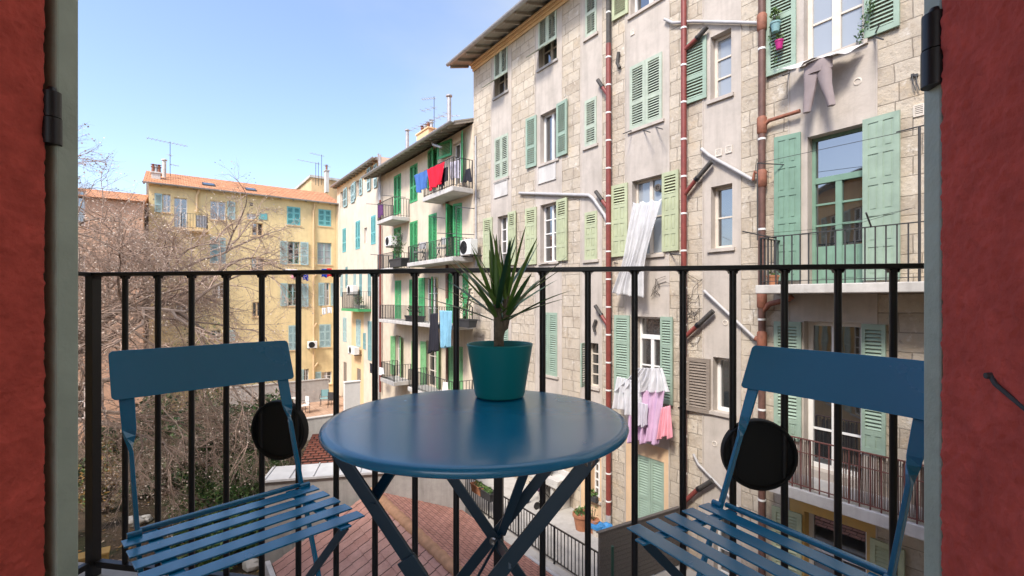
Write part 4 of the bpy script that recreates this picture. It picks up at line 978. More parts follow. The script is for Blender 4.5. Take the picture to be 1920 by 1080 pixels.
mb.face([(2.2,4.6,GZ-.4),(-1.8,4.6,GZ-.4),(-1.8,4.6,.02),(2.2,4.6,.02)]); mb.face([(2.2,4.6,2.5),(-1.8,4.6,2.5),(-1.8,4.6,6.6),(2.2,4.6,6.6)])  # unseen rear opening, added so daylight brightens the reveals and chairs
for (a,b_,c_,d_) in (((-1.8,4.3,.02),(-1.8,4.6,.02),(-1.8,4.6,2.5),(-1.8,4.3,2.5)),((2.2,4.6,.02),(2.2,4.3,.02),(2.2,4.3,2.5),(2.2,4.6,2.5)),((-1.8,4.3,2.5),(-1.8,4.6,2.5),(2.2,4.6,2.5),(2.2,4.3,2.5))): mb.face([a,b_,c_,d_])
mb.face([(-9,4.6,GZ-.4),(-9,0,GZ-.4),(-9,0,6.6),(-9,4.6,6.6)]); mb.face([(26,0,GZ-.4),(26,4.6,GZ-.4),(26,4.6,6.6),(26,0,6.6)])
HM.add(mb, 'wall', hy)
for r in hw:
    window(HM, r, 'white', 'glass', .2, 3, 2, .05, sill='concl'); x0,x1,z0,z1 = r
    shutter(HM, (x0-.52,x0-.02,z0,z1), 'sh_pale'); shutter(HM, (x1+.02,x1+.52,z0,z1), 'sh_pale')
eaves(HM, -9.2, 26.2, 6.5, .7, 4.8, .3, [M['tile'], M['soffit']])
mb = MB()                                   # the room behind the camera, open towards the balcony; rear opening added for light
rx0, rx1, ry0, ry1, rz0, rz1 = -2.2, 2.6, .3, 4.3, 0.0, 2.7
wall_grid(mb, rx0, rx1, rz0, rz1, [(OX0, OX1, 0, 2.35)], ry0, .001)
mb.face([(rx0,ry0,rz0),(rx0,ry1,rz0),(rx0,ry1,rz1),(rx0,ry0,rz1)]); mb.face([(rx1,ry0,rz0),(rx1,ry1,rz0),(rx1,ry1,rz1),(rx1,ry0,rz1)])
wall_grid(mb, rx0, rx1, rz0, rz1, [(-1.8, 2.2, .02, 2.5)], ry1, .001); mb.face([(rx0,ry0,rz1),(rx1,ry0,rz1),(rx1,ry1,rz1),(rx0,ry1,rz1)])
HM.add(mb, 'room_wall', mat('warm_room_paint', (.62,.56,.50), .8, .04))
mb = MB(); mb.face([(rx0,ry0,-.004),(rx1,ry0,-.004),(rx1,ry1,-.004),(rx0,ry1,-.004)]); HM.add(mb, 'room_floor', wood('pale_floorboards', (.45,.36,.26), .5))
# rough stucco reveals: a real relief, wrapped round the outer corner
from mathutils import noise as mn
def reveal(sign, xe):
    mb = MB(); prof = []
    yb = .300
    ys = [yb-.012*i for i in range(15)]+[.128-.0022*i for i in range(56)]
    for y in ys: prof.append((0.0, max(y, .0062), (1,0)))
    for i in range(1, 5):
        a = math.pi/2*i/4; prof.append((-.006+.006*math.cos(a), .006-.006*math.sin(a), (math.cos(a), -math.sin(a))))
    for i in range(1, 9): prof.append((-.006-.004*i, 0.0, (0,-1)))
    zs = [.03*i for i in range(17)]+[.5+.0026*i for i in range(1, 347)]+[1.42+.031*i for i in range(1, 31)]
    zn = len(zs)-1; vs = []
    for z in zs:
        for (dx, y, nn) in prof:
            arc = y-dx
            p = Vector((arc*120+sign*40, z*120, 0)); h = mn.fractal(p, .9, 2.0, 3)*.0017+mn.noise(p*.3)*.0009
            h = max(h, -.0028)+.0042
            vs.append((xe+sign*(dx+nn[0]*h), y-.001+nn[1]*h, z))
    m_ = len(prof); fs = []
    for j in range(zn):
        for i in range(m_-1):
            q = (j*m_+i, j*m_+i+1, (j+1)*m_+i+1, (j+1)*m_+i); fs.append(q if sign < 0 else q[::-1])
    mb.idx(vs, fs, 0, True)
    return mb
red = mat('red_stucco', (.60,.105,.08), .9, .22, 30, .5, 260, spec=.2, bd=.003)
o = HM.add(reveal(-1, OX1), 'door_reveal', red, auto=False); o = HM.add(reveal(1, OX0), 'door_reveal', red, auto=False)
mb = MB(); mb.box(OX0-.002, OX1+.002, -.004, .3, 2.35, 2.40); HM.add(mb, 'door_lintel', red)
spaint = mat('grey_green_paint', (.40,.48,.40), .5, .10, 14, .25, 60)
def house_leaf(x0, x1, y0, y1):
    mb = MB(); mb.box(x0, x1, y0, y1, .015, 2.30)
    w_ = x1-x0; n = 38
    for i in range(n):
        z = .16+2.0*i/n; mb.box(x0+.07, x1-.07, y0-.006, y0-.0005, z, z+.035)
    return HM.add(mb, 'shutter', spaint, bevel=.003)
house_leaf(.7445, 1.28, -.044, -.0145); house_leaf(-.88, OX0+.0005, -.0315, -.0045)
for x, y in ((.7475,-.010), (-.3435,-.012)):
    mb = MB(); mb.tube([(x,y,1.163),(x,y,1.199)], .0115, 14); mb.tube([(x,y,1.2005),(x,y,1.236)], .0108, 14); mb.tube([(x,y,1.236),(x,y,1.243)], [.007,.004], 10)
    mb.box(x-.001 if x > 0 else x-.022, x+.022 if x > 0 else x+.001, y-.002, y+.003, 1.17, 1.192)
    HM.add(mb, 'shutter_hinge', M['iron'])
mb = MB(); mb.tube([(OX0+.004-.0,.061,.880),(OX0+.006,.068,.874),(OX0+.005,.088,.8625),(OX0+.004,.11,.850)], [.0024,.002,.0018,.0016], 8); mb.tube([(OX0+.001,.0605,.880),(OX0+.008,.0605,.880)],[.0032,.0026],10); HM.add(mb, 'shutter_latch', M['ironfar'])
# balcony floor
mb = MB(); mb.box(-1.95, 1.40, FR+.001, 1.43, -.14, -.001); HMb = mb.build('balcony_floor', M['conc'], None, off=(-.27,1,0), loc=RF.W(-.27,1,0), rot=(0,0,RF.rz), bevel=.01)
tag(HMb, kind='structure')
# ------------------------------------------------------------------ balcony railing
RY, RTOP = 1.36, 1.036
RL = Thing(RF, 'balcony_railing', 'black iron balcony railing with two round black medallions', 'railing', (-.271, RY, 0))
cx, gap = -.271, .1285
xl, xr = cx-11*gap, cx+11*gap
mb = MB(); mb.box(xl-.022, xr+.022, RY-.020, RY+.020, RTOP-.0125, RTOP); RL.add(mb, 'top_rail', M['iron'], bevel=.002)
mb = MB(); mb.box(xl+.022, xr-.022, RY-.012, RY+.012, .035, .055); RL.add(mb, 'bottom_rail', M['iron'], bevel=.002)
for sx in (xl, xr):
    mb = MB(); mb.box(sx-.018, sx+.018, FR+.01, RY-.0215, RTOP-.0125, RTOP); RL.add(mb, 'top_rail', M['iron'], bevel=.002)
    mb = MB(); mb.box(sx-.011, sx+.011, FR+.01, RY-.0215, .035, .055); RL.add(mb, 'bottom_rail', M['iron'], bevel=.002)
    for k in range(1, 6):
        y = RY-k*.135; mb = MB(); mb.box(sx-.008, sx+.008, y-.008, y+.008, .0555, RTOP-.013); RL.add(mb, 'baluster', M['iron'])
def baluster(x, h, name):
    mb = MB(); (mb.tube([(x,RY,.056),(x,RY,RTOP-.013)], h, 12) if name == 'baluster' else mb.box(x-h, x+h, RY-h, RY+h, 0, RTOP-.013))
    # weld fillets under the rail
    for s_ in (-1, 1):
        pts = [(x+s_*h, RTOP-.0128), (x+s_*(h+.009), RTOP-.0128), (x+s_*(h+.003), RTOP-.0155), (x+s_*(h+.0008), RTOP-.022)]
        mb.idx([(a, RY-h*.9, b) for a, b in pts]+[(a, RY+h*.9, b) for a, b in pts], [(0,1,2,3),(7,6,5,4),(0,4,5,1),(1,5,6,2),(2,6,7,3),(3,7,4,0)])
    RL.add(mb, name, M['iron'])
for k in range(-11, 12):
    x = cx+gap*k
    if k in (-11, 11): baluster(x, .0150, 'post')
    elif k == 0: baluster(x, .0125, 'post')
    else: baluster(x, .0090, 'baluster')
iron2 = mat('dull_black_paint', (.006,.006,.006), .75, 0)
for k in (-5.5, 5.5):
    x = cx+gap*k; mb = MB()
    mb.lathe([(.001,.004),(.083,.004),(.0842,.006),(.0853,.014),(.089,.0165),(.0925,.014),(.0938,.008),(.0938,-.0095),(.001,-.0095)], n=56, T=lambda p: Vector((x+p.x, RY-p.z, .532+p.y)))
    RL.add(mb, 'medallion', iron2)
# ------------------------------------------------------------------ bistro table, chairs, plant
def paint(name, col, rough, coat=.0, ior=1.5):
    m, nt, p = nodes(name); p.inputs['Base Color'].default_value = c4(col); p.inputs['Roughness'].default_value = rough
    p.inputs['Specular IOR Level'].default_value = .6; p.inputs['IOR'].default_value = ior; p.inputs['Coat Weight'].default_value = coat; p.inputs['Coat Roughness'].default_value = .20
    bump(nt, p, noise(nt, 900, 2), .05, .0004)
    f = noise(nt, 9, 4, None, .55); r_ = nd(nt, 'ShaderNodeMapRange'); r_.inputs['From Min'].default_value = .3; r_.inputs['From Max'].default_value = .75
    r_.inputs['To Min'].default_value = rough*.93; r_.inputs['To Max'].default_value = rough*1.12; nt.links.new(f, r_.inputs['Value']); nt.links.new(r_.outputs[0], p.inputs['Roughness'])
    return m
blue = paint('blue_lacquer', (.0,.175,.345), .25, .35, 1.6); bluel = paint('blue_lacquer_darkened', (.002,.030,.058), .36)  # bluel: darker copy of the blue for legs, stays and stretchers
bolt = mat('steel_bolt', (.30,.29,.28), .35, 0, metal=1)
TC = (-.2316, .941)
TB = Thing(RF, 'bistro_table', 'round blue metal bistro table with crossed folding legs on the balcony', 'table', (TC[0], TC[1], 0))
mb = MB(); mb.lathe([(.001,.7060),(.250,.7065),(.285,.7078),(.2945,.7072),(.2985,.7040),(.300,.699),(.2985,.694),(.2945,.691),(.285,.6905),(.2845,.700),(.001,.701)], (TC[0],TC[1],0), 96); TB.add(mb, 'table_top', blue)
def leg(a, c, w_=.025, th=.006, side=(1,0,0)):
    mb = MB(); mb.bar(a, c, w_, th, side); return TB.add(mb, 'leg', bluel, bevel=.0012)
zt_, zp_ = .688, .375
for n_, tilt in ((-.150, 0), (.165, 0)):
    y = TC[1]+n_
    hb = .232*zp_/(zt_-zp_)
    for s_, dy in ((-1,-.0045),(1,.0045)):
        leg((TC[0]+s_*.232, y+dy, zt_), (TC[0]-s_*hb, y+dy, .012))
    for (x, z) in ((TC[0], zp_), (TC[0]-.226, zt_-.008), (TC[0]+.226, zt_-.008)):
        mb = MB(); mb.lathe([(.001,0),(.0085,0),(.0095,.0015),(.0095,.004),(.006,.0055),(.003,.0045),(.001,.0045)], n=18, T=lambda p: Vector((x+p.x, y-.0076-p.z-(0 if x <= TC[0]+.01 and x < TC[0]+.1 else -.009+0), z+p.y)))
        TB.add(mb, 'bolt', bolt)
    for s_ in (-1,):
        pass
for s_ in (-1, 1):
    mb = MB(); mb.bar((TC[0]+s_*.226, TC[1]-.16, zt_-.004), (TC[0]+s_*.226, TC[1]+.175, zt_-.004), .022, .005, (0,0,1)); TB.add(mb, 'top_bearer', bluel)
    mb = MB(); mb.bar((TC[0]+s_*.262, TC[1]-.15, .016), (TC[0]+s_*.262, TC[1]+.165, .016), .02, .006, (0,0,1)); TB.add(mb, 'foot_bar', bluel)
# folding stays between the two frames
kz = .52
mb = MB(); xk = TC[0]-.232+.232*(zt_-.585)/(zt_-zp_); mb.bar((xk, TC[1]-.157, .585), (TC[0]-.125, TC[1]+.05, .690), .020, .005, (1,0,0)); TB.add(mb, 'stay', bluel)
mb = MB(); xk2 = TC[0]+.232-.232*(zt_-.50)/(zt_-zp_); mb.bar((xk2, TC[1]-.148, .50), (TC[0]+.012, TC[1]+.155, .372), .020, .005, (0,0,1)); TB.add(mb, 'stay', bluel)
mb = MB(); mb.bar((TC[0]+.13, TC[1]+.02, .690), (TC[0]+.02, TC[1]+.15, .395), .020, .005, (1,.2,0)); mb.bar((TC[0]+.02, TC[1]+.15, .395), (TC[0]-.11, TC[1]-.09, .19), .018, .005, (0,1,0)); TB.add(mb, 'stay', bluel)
mb = MB(); xa, za = TC[0]-.232+.232*(zt_-.478)/(zt_-zp_), .478; dx, dz = .232, -(zt_-zp_); l_ = math.hypot(dx,dz); dx/=l_; dz/=l_
mb.bar((xa-dx*.022, TC[1]-.1585, za-dz*.022), (xa+dx*.022, TC[1]-.1585, za+dz*.022), .036, .007, (1,0,0)); TB.add(mb, 'leg_clip', bluel, bevel=.001)
xb_, zb_ = xa+dx*.05, za+dz*.05; mb = MB(); mb.lathe([(.001,0),(.011,0),(.011,.004),(.005,.006),(.001,.005)], n=18, T=lambda p: Vector((xb_+p.x, TC[1]-.1576-p.z, zb_+p.y))); TB.add(mb, 'bolt', bolt)
# bistro chair: x along the back, y backwards, origin under the back edge of the seat
def make_chair(label):
    e = empty('bistro_chair', (0,0,0), 0, label, 'chair', 'bistro chairs at the table')
    mb = MB(); n = 24; h = .106; zc = .773
    secs = []
    for s_ in [-1,-.998,-.993,-.985,-.972,-.96,-.95]+[-.9+.1*i for i in range(19)]+[.95,.96,.972,.985,.993,.998,1]:
        x = .2*s_; y = .1365+.012*(1-s_*s_)
        r_ = .010; ed = max(0, abs(x)-(.2-r_)); hh = h/2-(r_-math.sqrt(max(0, r_*r_-ed*ed)))
        lean = .92
        secs.append([(x, y-.0016-hh*lean*.5, zc-hh), (x, y+.0016-hh*lean*.5, zc-hh), (x, y+.0016+hh*lean*.5, zc+hh), (x, y-.0016+hh*lean*.5, zc+hh)])
    mb.loft(secs); mb.build('backrest', blue, e, bevel=.0008)
    for s_ in (-1, 1):
        mb = MB(); x = .172*s_; secs = []
        for (z, w_, tw) in ((.80,.028,0),(.70,.028,0),(.655,.026,.0),(.640,.022,.5),(.625,.018,1.1),(.61,.015,1.57),(.46,.015,1.57),(.30,.015,1.57),(.008,.015,1.57)):
            y = .158-(.80-z)*.46 if z > .45 else -.003-(.45-z)*.5
            th = .0032 if z > .65 else .0042
            a, b = w_/2, th; ring = []
            for (i, j) in ((-1,-1),(1,-1),(1,1),(-1,1)):
                px, py = i*a, j*b; ring.append((x+px*math.cos(tw)-py*math.sin(tw), y+px*math.sin(tw)+py*math.cos(tw), z))
            secs.append(ring)
        mb.loft(secs, smooth=False); mb.build('upright', blue, e, bevel=.001)
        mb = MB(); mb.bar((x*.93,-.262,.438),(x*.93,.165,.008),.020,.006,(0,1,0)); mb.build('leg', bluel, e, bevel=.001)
        mb = MB(); mb.box(x*.86-.0125,x*.86+.0125,-.285,.010,.4425,.4465); mb.build('seat_rail', blue, e, bevel=.0008)
    for k in range(5):
        y = -.012-.0565*k-.016; mb = MB(); mb.box(-.2,.2,y-.0185,y+.0185,.4475,.4515); mb.build('slat', blue, e, bevel=.0014)
    mb = MB(); mb.tube([(-.172,.018,.4505),(.172,.018,.4505)], .0062, 12); mb.build('back_bar', blue, e)
    mb = MB(); mb.box(-.15,.15,.028,.040,.446,.4495); mb.build('rear_strip', blue, e, bevel=.0008)
    for s_ in (-1,1):
        mb = MB(); mb.tube([(.165*s_,-.006,.455),(.19*s_,-.006,.455)], .007, 12); mb.build('pivot', blue, e)
    mb = MB(); mb.tube([(-.16,.142,.03),(.16,.142,.03)], .006, 8); mb.build('stretcher', bluel, e)
    mb = MB(); mb.tube([(-.165,-.2,.05),(.165,-.2,.05)], .006, 8); mb.build('stretcher', bluel, e)
    return e
ch = make_chair('blue folding bistro chair left of the table, turned towards it')
ch.location = (-.672, 1.125, 0); ch.rotation_euler.z = math.atan2(.733,.68)
c2 = copy_tree(ch); c2['label'] = 'blue folding bistro chair right of the table, partly hidden by the green door shutter'
bb = Vector((.48,-.877)).normalized(); c2.location = (.583,.985,0); c2.rotation_euler.z = math.atan2(bb.y, bb.x)
# plant pot
pc = Vector((-.030, 1.167)); PZ = .7078
e = empty('dracaena_plant', (pc.x, pc.y, PZ), 0, 'spiky green dracaena in a teal pot on the blue table', 'potted plant')
teal = paint('teal_glaze', (.0,.20,.205), .40)
mb = MB(); mb.lathe([(.001,.0),(.055,.0),(.0595,.003),(.0615,.010),(.080,.122),(.0815,.127),(.0800,.1295),(.0770,.1285),(.0755,.124),(.0725,.108),(.001,.106)], n=64); mb.build('pot', teal, e)
mb = MB(); mb.lathe([(.0735,.1075),(.05,.112),(.001,.113)], n=24); mb.build('soil', mat('potting_soil', (.035,.024,.016), .95, .4, 60, .8, 200), e)
stem = mat('dracaena_stem', (.16,.125,.085), .85, .35, 60, .6, 120)
mb = MB(); rnd = random.Random(5)
s1 = [(.0,.0,.10),(-.003,.0,.14),(.001,.002,.165),(-.006,.003,.20),(-.008,.004,.245)]; s2 = [(.0,.001,.160),(.012,.003,.170),(.016,.004,.19),(.017,.004,.245)]
mb.tube(s1, [.013,.0125,.0135,.010,.009], 12); mb.tube(s2, [.010,.010,.009,.008], 12); mb.build('stem', stem, e)
lfm = [mat('dracaena_leaf', (.075,.17,.03), .36, .3, 12, spec=.6), mat('dracaena_leaf_light', (.15,.25,.045), .36, .3, 12, spec=.6), mat('dracaena_leaf_dark', (.025,.075,.025), .34, .3, 12, spec=.6)]
def blade(h, az, el, L_, w_, droop, k):
    mb = MB(); n = 12; d0 = Vector((math.cos(az)*math.cos(el), math.sin(az)*math.cos(el), math.sin(el))); p = Vector(h); d = d0.copy(); rows = []
    for i in range(n+1):
        t = i/n; wd = w_*(.55+.45*min(1,t*5))*(1-t**2.2)**.8+.0004
        sd = d.cross(Vector((0,0,1))); sd = sd.normalized() if sd.length > .05 else Vector((math.sin(az),-math.cos(az),0)); up = sd.cross(d).normalized()
        rows.append((p-sd*wd+up*wd*.35, p, p+sd*wd+up*wd*.35)); p = p+d*(L_/n); d = (d+Vector((0,0,-droop*(.3+t)/n))).normalized()
    vs = [q for r_ in rows for q in r_]; fs = []
    for i in range(n):
        for j in (0,1): a = i*3+j; fs.append((a,a+1,a+4,a+3))
    mb.idx(vs, fs, 0, True); mb.build('leaf', lfm[k], e, auto=False)
for head, cnt in (((-.008,.004,.240), 19), ((.017,.004,.240), 17)):
    for i in range(cnt):
        t = i/(cnt-1); az = i*2.399+rnd.uniform(-.3,.3)+(0 if head[0] < 0 else 1.1); el = R(85-64*t**.95+rnd.uniform(-6,6)); L_ = rnd.uniform(.14,.185)+.05*t
        z = head[2]-.060*t
        blade((head[0]+.004*math.cos(az), head[1]+.004*math.sin(az), z), az, el, L_, rnd.uniform(.006,.0088), rnd.uniform(.10,.5)*(.35+.5*t), rnd.choice([0,0,1,1,2]))
# ------------------------------------------------------------------ bare tree and shrubs
def bare_tree(name, label, base, h0, seed, limbs, reach, lv=4, twigm=None):
    rnd = random.Random(seed); e = empty(name, base, 0, label, 'tree')
    trunk, big, tw, seeds = MB(), MB(), MB(), MB()
    def seg(mb, p, d, L_, r0, r1, n, sag, wig, sides):
        pts = [p.copy()]; d = d.copy()
        for i in range(n):
            d = (d+Vector((rnd.gauss(0,wig), rnd.gauss(0,wig), rnd.gauss(0,wig)+sag/n))).normalized(); p = p+d*(L_/n); pts.append(p.copy())
        mb.tube(pts, [r0+(r1-r0)*i/n for i in range(n+1)], sides, caps=False)
        return pts
    top = seg(trunk, Vector((0,0,-.2)), Vector((.03,.0,1)), h0+.2, .26, .17, 6, 0, .05, 10)
    def grow(p, d, L_, r, lev):
        n = (7,6,5,4,3)[lev]; pts = seg(big if lev < 2 else tw, p, d, L_, r, r*.35, n, (-.55,-.45,-.5,-.3,-.2)[lev]*rnd.uniform(.4,1.3), (.10,.13,.15,.17,.2)[lev], (6,5,4,3,3)[lev])
        if lev >= lv:
            if rnd.random() < .36:
                q = pts[-1]; a = Vector((rnd.gauss(0,1),rnd.gauss(0,1),rnd.gauss(0,1))).normalized(); b = a.orthogonal()
                s_ = rnd.uniform(.016,.032); seeds.face([q-a*s_, q+b*s_*.5, q+a*s_, q-b*s_*.5])
            return
        k = (8,8,7,6)[lev]
        for i in range(k):
            t = rnd.uniform(.22,1.0) if i else 1.0; f = t*(len(pts)-1); j = min(int(f), len(pts)-2); q = pts[j].lerp(pts[j+1], f-j)
            ax = (pts[j+1]-pts[j]).normalized(); side = Vector((rnd.gauss(0,1),rnd.gauss(0,1),rnd.gauss(.12,.8))); side = (side-ax*side.dot(ax)).normalized()
            spread = rnd.uniform(.5,1.0); nd_ = (ax*(1-spread*.45)+side*spread*.8).normalized()
            grow(q, nd_, L_*rnd.uniform(.42,.64)*(1.08-.3*t), r*(.52-.14*t), lev+1)
    for (az, el, L_, hf, r) in limbs:
        q = top[0].lerp(top[-1], 1) if hf >= 1 else top[min(int(hf*6),5)].lerp(top[min(int(hf*6),5)+1], hf*6-int(hf*6))
        grow(q, Vector((math.cos(az)*math.cos(el), math.sin(az)*math.cos(el), math.sin(el))), L_, r, 0)
    bark = mat('pale_bark', (.26,.20,.165), .85, .3, 14, .5, 60) if 'bark' not in M else M['bark']; M['bark'] = bark
    tm = mat('twig_bark', (.46,.335,.27), .85, .25, 9) if 'twig' not in M else M['twig']; M['twig'] = tm
    trunk.build('trunk', bark, e); big.build('limbs', bark, e); tw.build('twigs', tm, e, auto=False); seeds.build('seed_heads', mat('pale_seed', (.55,.46,.38), .8, .1), e)
    return e
tb = Vector((-13.2, 13.4, GZ))
bare_tree('bare_tree', 'large bare winter tree with arching twigs left of the court', tb, 5.2, 21,
   [(-.25,.75,5.6,1,.10),(.35,.60,5.4,1,.095),(-.75,.50,5.0,.95,.09),(.95,.85,5.4,1,.09),(.1,.25,5.2,.85,.08),(-.35,.05,4.2,.7,.07),(.55,.12,4.0,.75,.07),(1.9,.7,4.6,.9,.08),(3.3,.8,4.4,.95,.08),(4.4,.6,4.5,.85,.08),(2.6,.3,4.4,.7,.07),(-.2,1.0,4.0,1,.07),(.4,1.1,3.5,1,.07),(1.3,.9,4.0,1,.07),(-1.2,.9,4.0,1,.07),(-.5,1.15,5.2,1,.08),(2.9,.5,4.4,1,.07)], 6)
bare_tree('bare_tree', 'smaller bare shrubby tree low in the garden before the dark hedge', Vector((-9.2,14.6,GZ)), .8, 5,
   [(2.4,.5,2.5,.9,.045),(3.6,.6,2.3,1,.045)], 3)
def shrub(name, label, c, rad, n, size, mats, seed, cat='shrub', clumps=14, trunk=True, grp=None):
    e = empty(name, (c[0],c[1],GZ), 0, label, cat, grp); rnd = random.Random(seed); mb = MB()
    tops = []
    for i in range(clumps):
        a = rnd.uniform(0,6.283); rr_ = math.sqrt(rnd.random())*.8; hz = rnd.uniform(.12,.92)*(1-.35*rr_)
        cc = (rr_*rad[0]*math.cos(a), rr_*rad[1]*math.sin(a), hz*rad[2]); k = rnd.uniform(.28,.5); tops.append(cc)
        blob_leaves(mb, cc, (rad[0]*k, rad[1]*k, rad[2]*k*.62), n//clumps, size, seed*97+i, len(mats))
    mb.build('foliage', mats, e, auto=False)
    st = MB()
    for cc in tops: st.tube([(cc[0]*.1,cc[1]*.1,-.1),(cc[0]*.5,cc[1]*.5,cc[2]*.55),(cc[0]*.9,cc[1]*.9,cc[2])], [.05,.03,.012], 5)
    st.build('stems', lf['b'], e); return e
HD = [lf['d'], lf['d'], lf['g']]
def onX(u, Z): return (u-960)/FPX*Z, Z
for i,(u,Z,rx,ry,h,l) in enumerate(((335,18.2,1.9,1.6,3.7,'dark evergreen shrub behind the bare tree, leftmost of the hedge'),(428,18,2.0,1.7,4.1,'tall dark evergreen shrub in the middle of the garden hedge'),(482,19.5,1.4,1.6,3.2,'dark ivy covered shrub at the right end of the garden hedge'),(250,17.5,1.9,1.6,2.6,'low dark evergreen shrub showing through the bare tree'))):
    X,Z = onX(u,Z); shrub('evergreen_shrub', l, (X,Z), (rx,ry,h), 6500, .115, HD, 60+i, grp='evergreen shrubs of the hedge')
for i,(u,Z,rx,ry,h,l) in enumerate(((445,15.2,1.7,1.6,1.8,'bright green feathery juniper in the middle of the garden'),(512,15.5,1.1,1.2,1.6,'green juniper beside the shed with the zinc capping'),(405,12.6,1.3,1.2,1.3,'low green juniper nearest the balcony'))):
    X,Z = onX(u,Z); shrub('juniper', l, (X,Z), (rx,ry,h), 7500, .065, [lf['g'],lf['g'],lf['l'],lf['d']], 80+i, clumps=22, grp='junipers in the garden')
X,Z = onX(196,15.5); shrub('golden_shrub', 'golden leaved shrub low at the left by the railing post', (X,Z), (.9,.9,2.5), 1300, .06, [lf['o'],lf['o'],lf['l']], 91)
X,Z = onX(505,28.5); shrub('pale_shrub', 'pale grey green shrub against the grey garden wall', (X,Z), (1.3,1.0,2.4), 2200, .06, [lf['s'],lf['l']], 92)
X,Z = onX(372,27); shrub('climbing_shrub', 'tall grey green climbing shrub against the yellow house', (X,Z), (1.9,1.2,6.6), 4200, .075, [lf['s'],lf['g'],lf['d']], 93, clumps=20)
# leaf litter
rnd = random.Random(9); mb = MB()
for i in range(2600):
    X = rnd.uniform(-15,-3.6); Yv = rnd.uniform(8,22); p = Vector((X,Yv))
    if p.dot(Q) > 1.5 and p.dot(D) < 13: continue
    a = rnd.random()*6.28; s_ = rnd.uniform(.03,.075); z = GZ+.02+rnd.random()*.03
    A = Vector((math.cos(a),math.sin(a),rnd.uniform(-.4,.4)))*s_; B_ = Vector((-math.sin(a),math.cos(a),rnd.uniform(-.4,.4)))*s_*.5
    c = Vector((X,Yv,z)); mb.face([c-A,c+B_,c+A,c-B_], rnd.randrange(4))
tag(mb.build('leaf_litter', [lf['o'], mat('dry_leaf',(.24,.155,.09),.8,.3), lf['b'], mat('pale_dry_leaf',(.40,.31,.22),.8,.2)]), kind='stuff')
# ------------------------------------------------------------------ washing and things hung at the windows
def cmat(name, c, tr=0, rough=.85):
    m, nt, p = nodes(name); p.inputs['Roughness'].default_value = rough; p.inputs['Specular IOR Level'].default_value = .15
    nt.links.new(ramp(nt, noise(nt, 5, 5), [(.3, c4(c,.88)), (.7, c4(c,1.08))]), p.inputs['Base Color']); bump(nt, p, noise(nt, 160, 3), .2, .004)
    if tr: p.inputs['Alpha'].default_value = 1-tr
    return m
def cloth(fr, name, label, cat, px, m, y=-.9, folds=5, amp=.04, thick=.004, nu=40, nv=26, group=None, hem=.03, seed=1, y2=None, scal=0, bow=0):
    """px: top-left, top-right, bottom-right, bottom-left on the plane y"""
    rnd = random.Random(seed); P = [fr.at(u,v,y) for u,v in px]; mb = MB(); ph = rnd.uniform(0,6)
    c = (sum(p[0] for p in P)/4, y, min(p[1] for p in P)); vs = []
    w_ = abs(P[1][0]-P[0][0])
    for j in range(nv+1):
        t = j/nv
        for i in range(nu+1):
            s_ = i/nu; a = Vector(P[0]).lerp(Vector(P[1]), s_); b = Vector(P[3]).lerp(Vector(P[2]), s_); q = a.lerp(b, t)
            f = math.sin(s_*folds*6.283+ph+.8*math.sin(t*2.4+s_*3))*amp*(.25+.75*t)+math.sin(s_*folds*2.3*6.283+ph*2+t)*amp*.35*t
            dz = math.sin(s_*folds*3.1+ph)*hem*t*t-scal*abs(math.sin(s_*math.pi*3))*(1-t)
            dx = math.sin(t*5+ph)*w_*.02*t+bow*math.sin(t*math.pi)*w_*(s_-.2)+bow*.35*w_*math.sin(t*7+s_*4)*t
            yy = y if y2 is None else y+(y2-y)*t
            vs.append((q.x+dx-c[0], yy+f-c[1], q.y+dz-c[2]))
    fs = [(j*(nu+1)+i, (j+1)*(nu+1)+i, (j+1)*(nu+1)+i+1, j*(nu+1)+i+1) for j in range(nv) for i in range(nu)]
    mb.idx(vs, fs, 0, True); o = mb.build(name, m, None, loc=fr.W(*c), rot=(0,0,fr.rz), auto=False, solid=thick); return tag(o, label, cat, group)
cm = dict(blue=cmat('blue_towel',(.07,.16,.42)), red=cmat('red_sheet',(.62,.02,.045)), black=cmat('dark_cloth',(.03,.03,.04)), lb=cmat('light_blue_sheet',(.22,.45,.60)),
  white=cmat('white_cloth',(.80,.80,.82)), voile=cmat('white_voile',(.70,.70,.71), .34), net=cmat('white_net',(.78,.78,.82), .40), lilac=cmat('lilac_cloth',(.62,.42,.60)), rose=cmat('pink_cloth',(.78,.35,.42)), grey=cmat('grey_trousers',(.30,.25,.25)), plastic=cmat('white_plastic_sheet',(.62,.60,.59), 0, .45), deep=cmat('deep_blue_cloth',(.02,.05,.35)), print_=cmat('print_cloth',(.52,.49,.56)))
G='washing on the cream house'
cloth(S,'towel','blue towel hanging from the top balcony of the cream house','towel',[(776,329),(803,318),(800,352),(780,364)],cm['blue'],-.95,3,.05,group=G)
cloth(S,'sheet','bright red sheet hanging over the top balcony of the cream house','sheet',[(801,318),(834,303),(831,342),(806,357)],cm['red'],-.97,3,.06,group=G,seed=2)
cloth(S,'towel','dark towel behind the red sheet on the top balcony','towel',[(826,318),(840,312),(838,340),(822,354)],cm['black'],-.90,2,.03,group=G,seed=3)
cloth(S,'shirt','striped pale shirt drying inside the top balcony of the cream house','shirt',[(842,305),(860,300),(860,333),(844,338)],cm['print_'],-.6,3,.03,group=G,seed=4)
cloth(S,'cloth','black cloth hung at the right end of the top balcony','cloth',[(873,318),(882,315),(884,340),(870,341)],cm['black'],-.5,3,.04,group=G,seed=5)
cloth(S,'trousers','long black trousers hanging from the low balcony of the cream house','trousers',[(808,588),(822,587),(824,657),(804,662)],cm['black'],-.98,3,.05,group=G,seed=6)
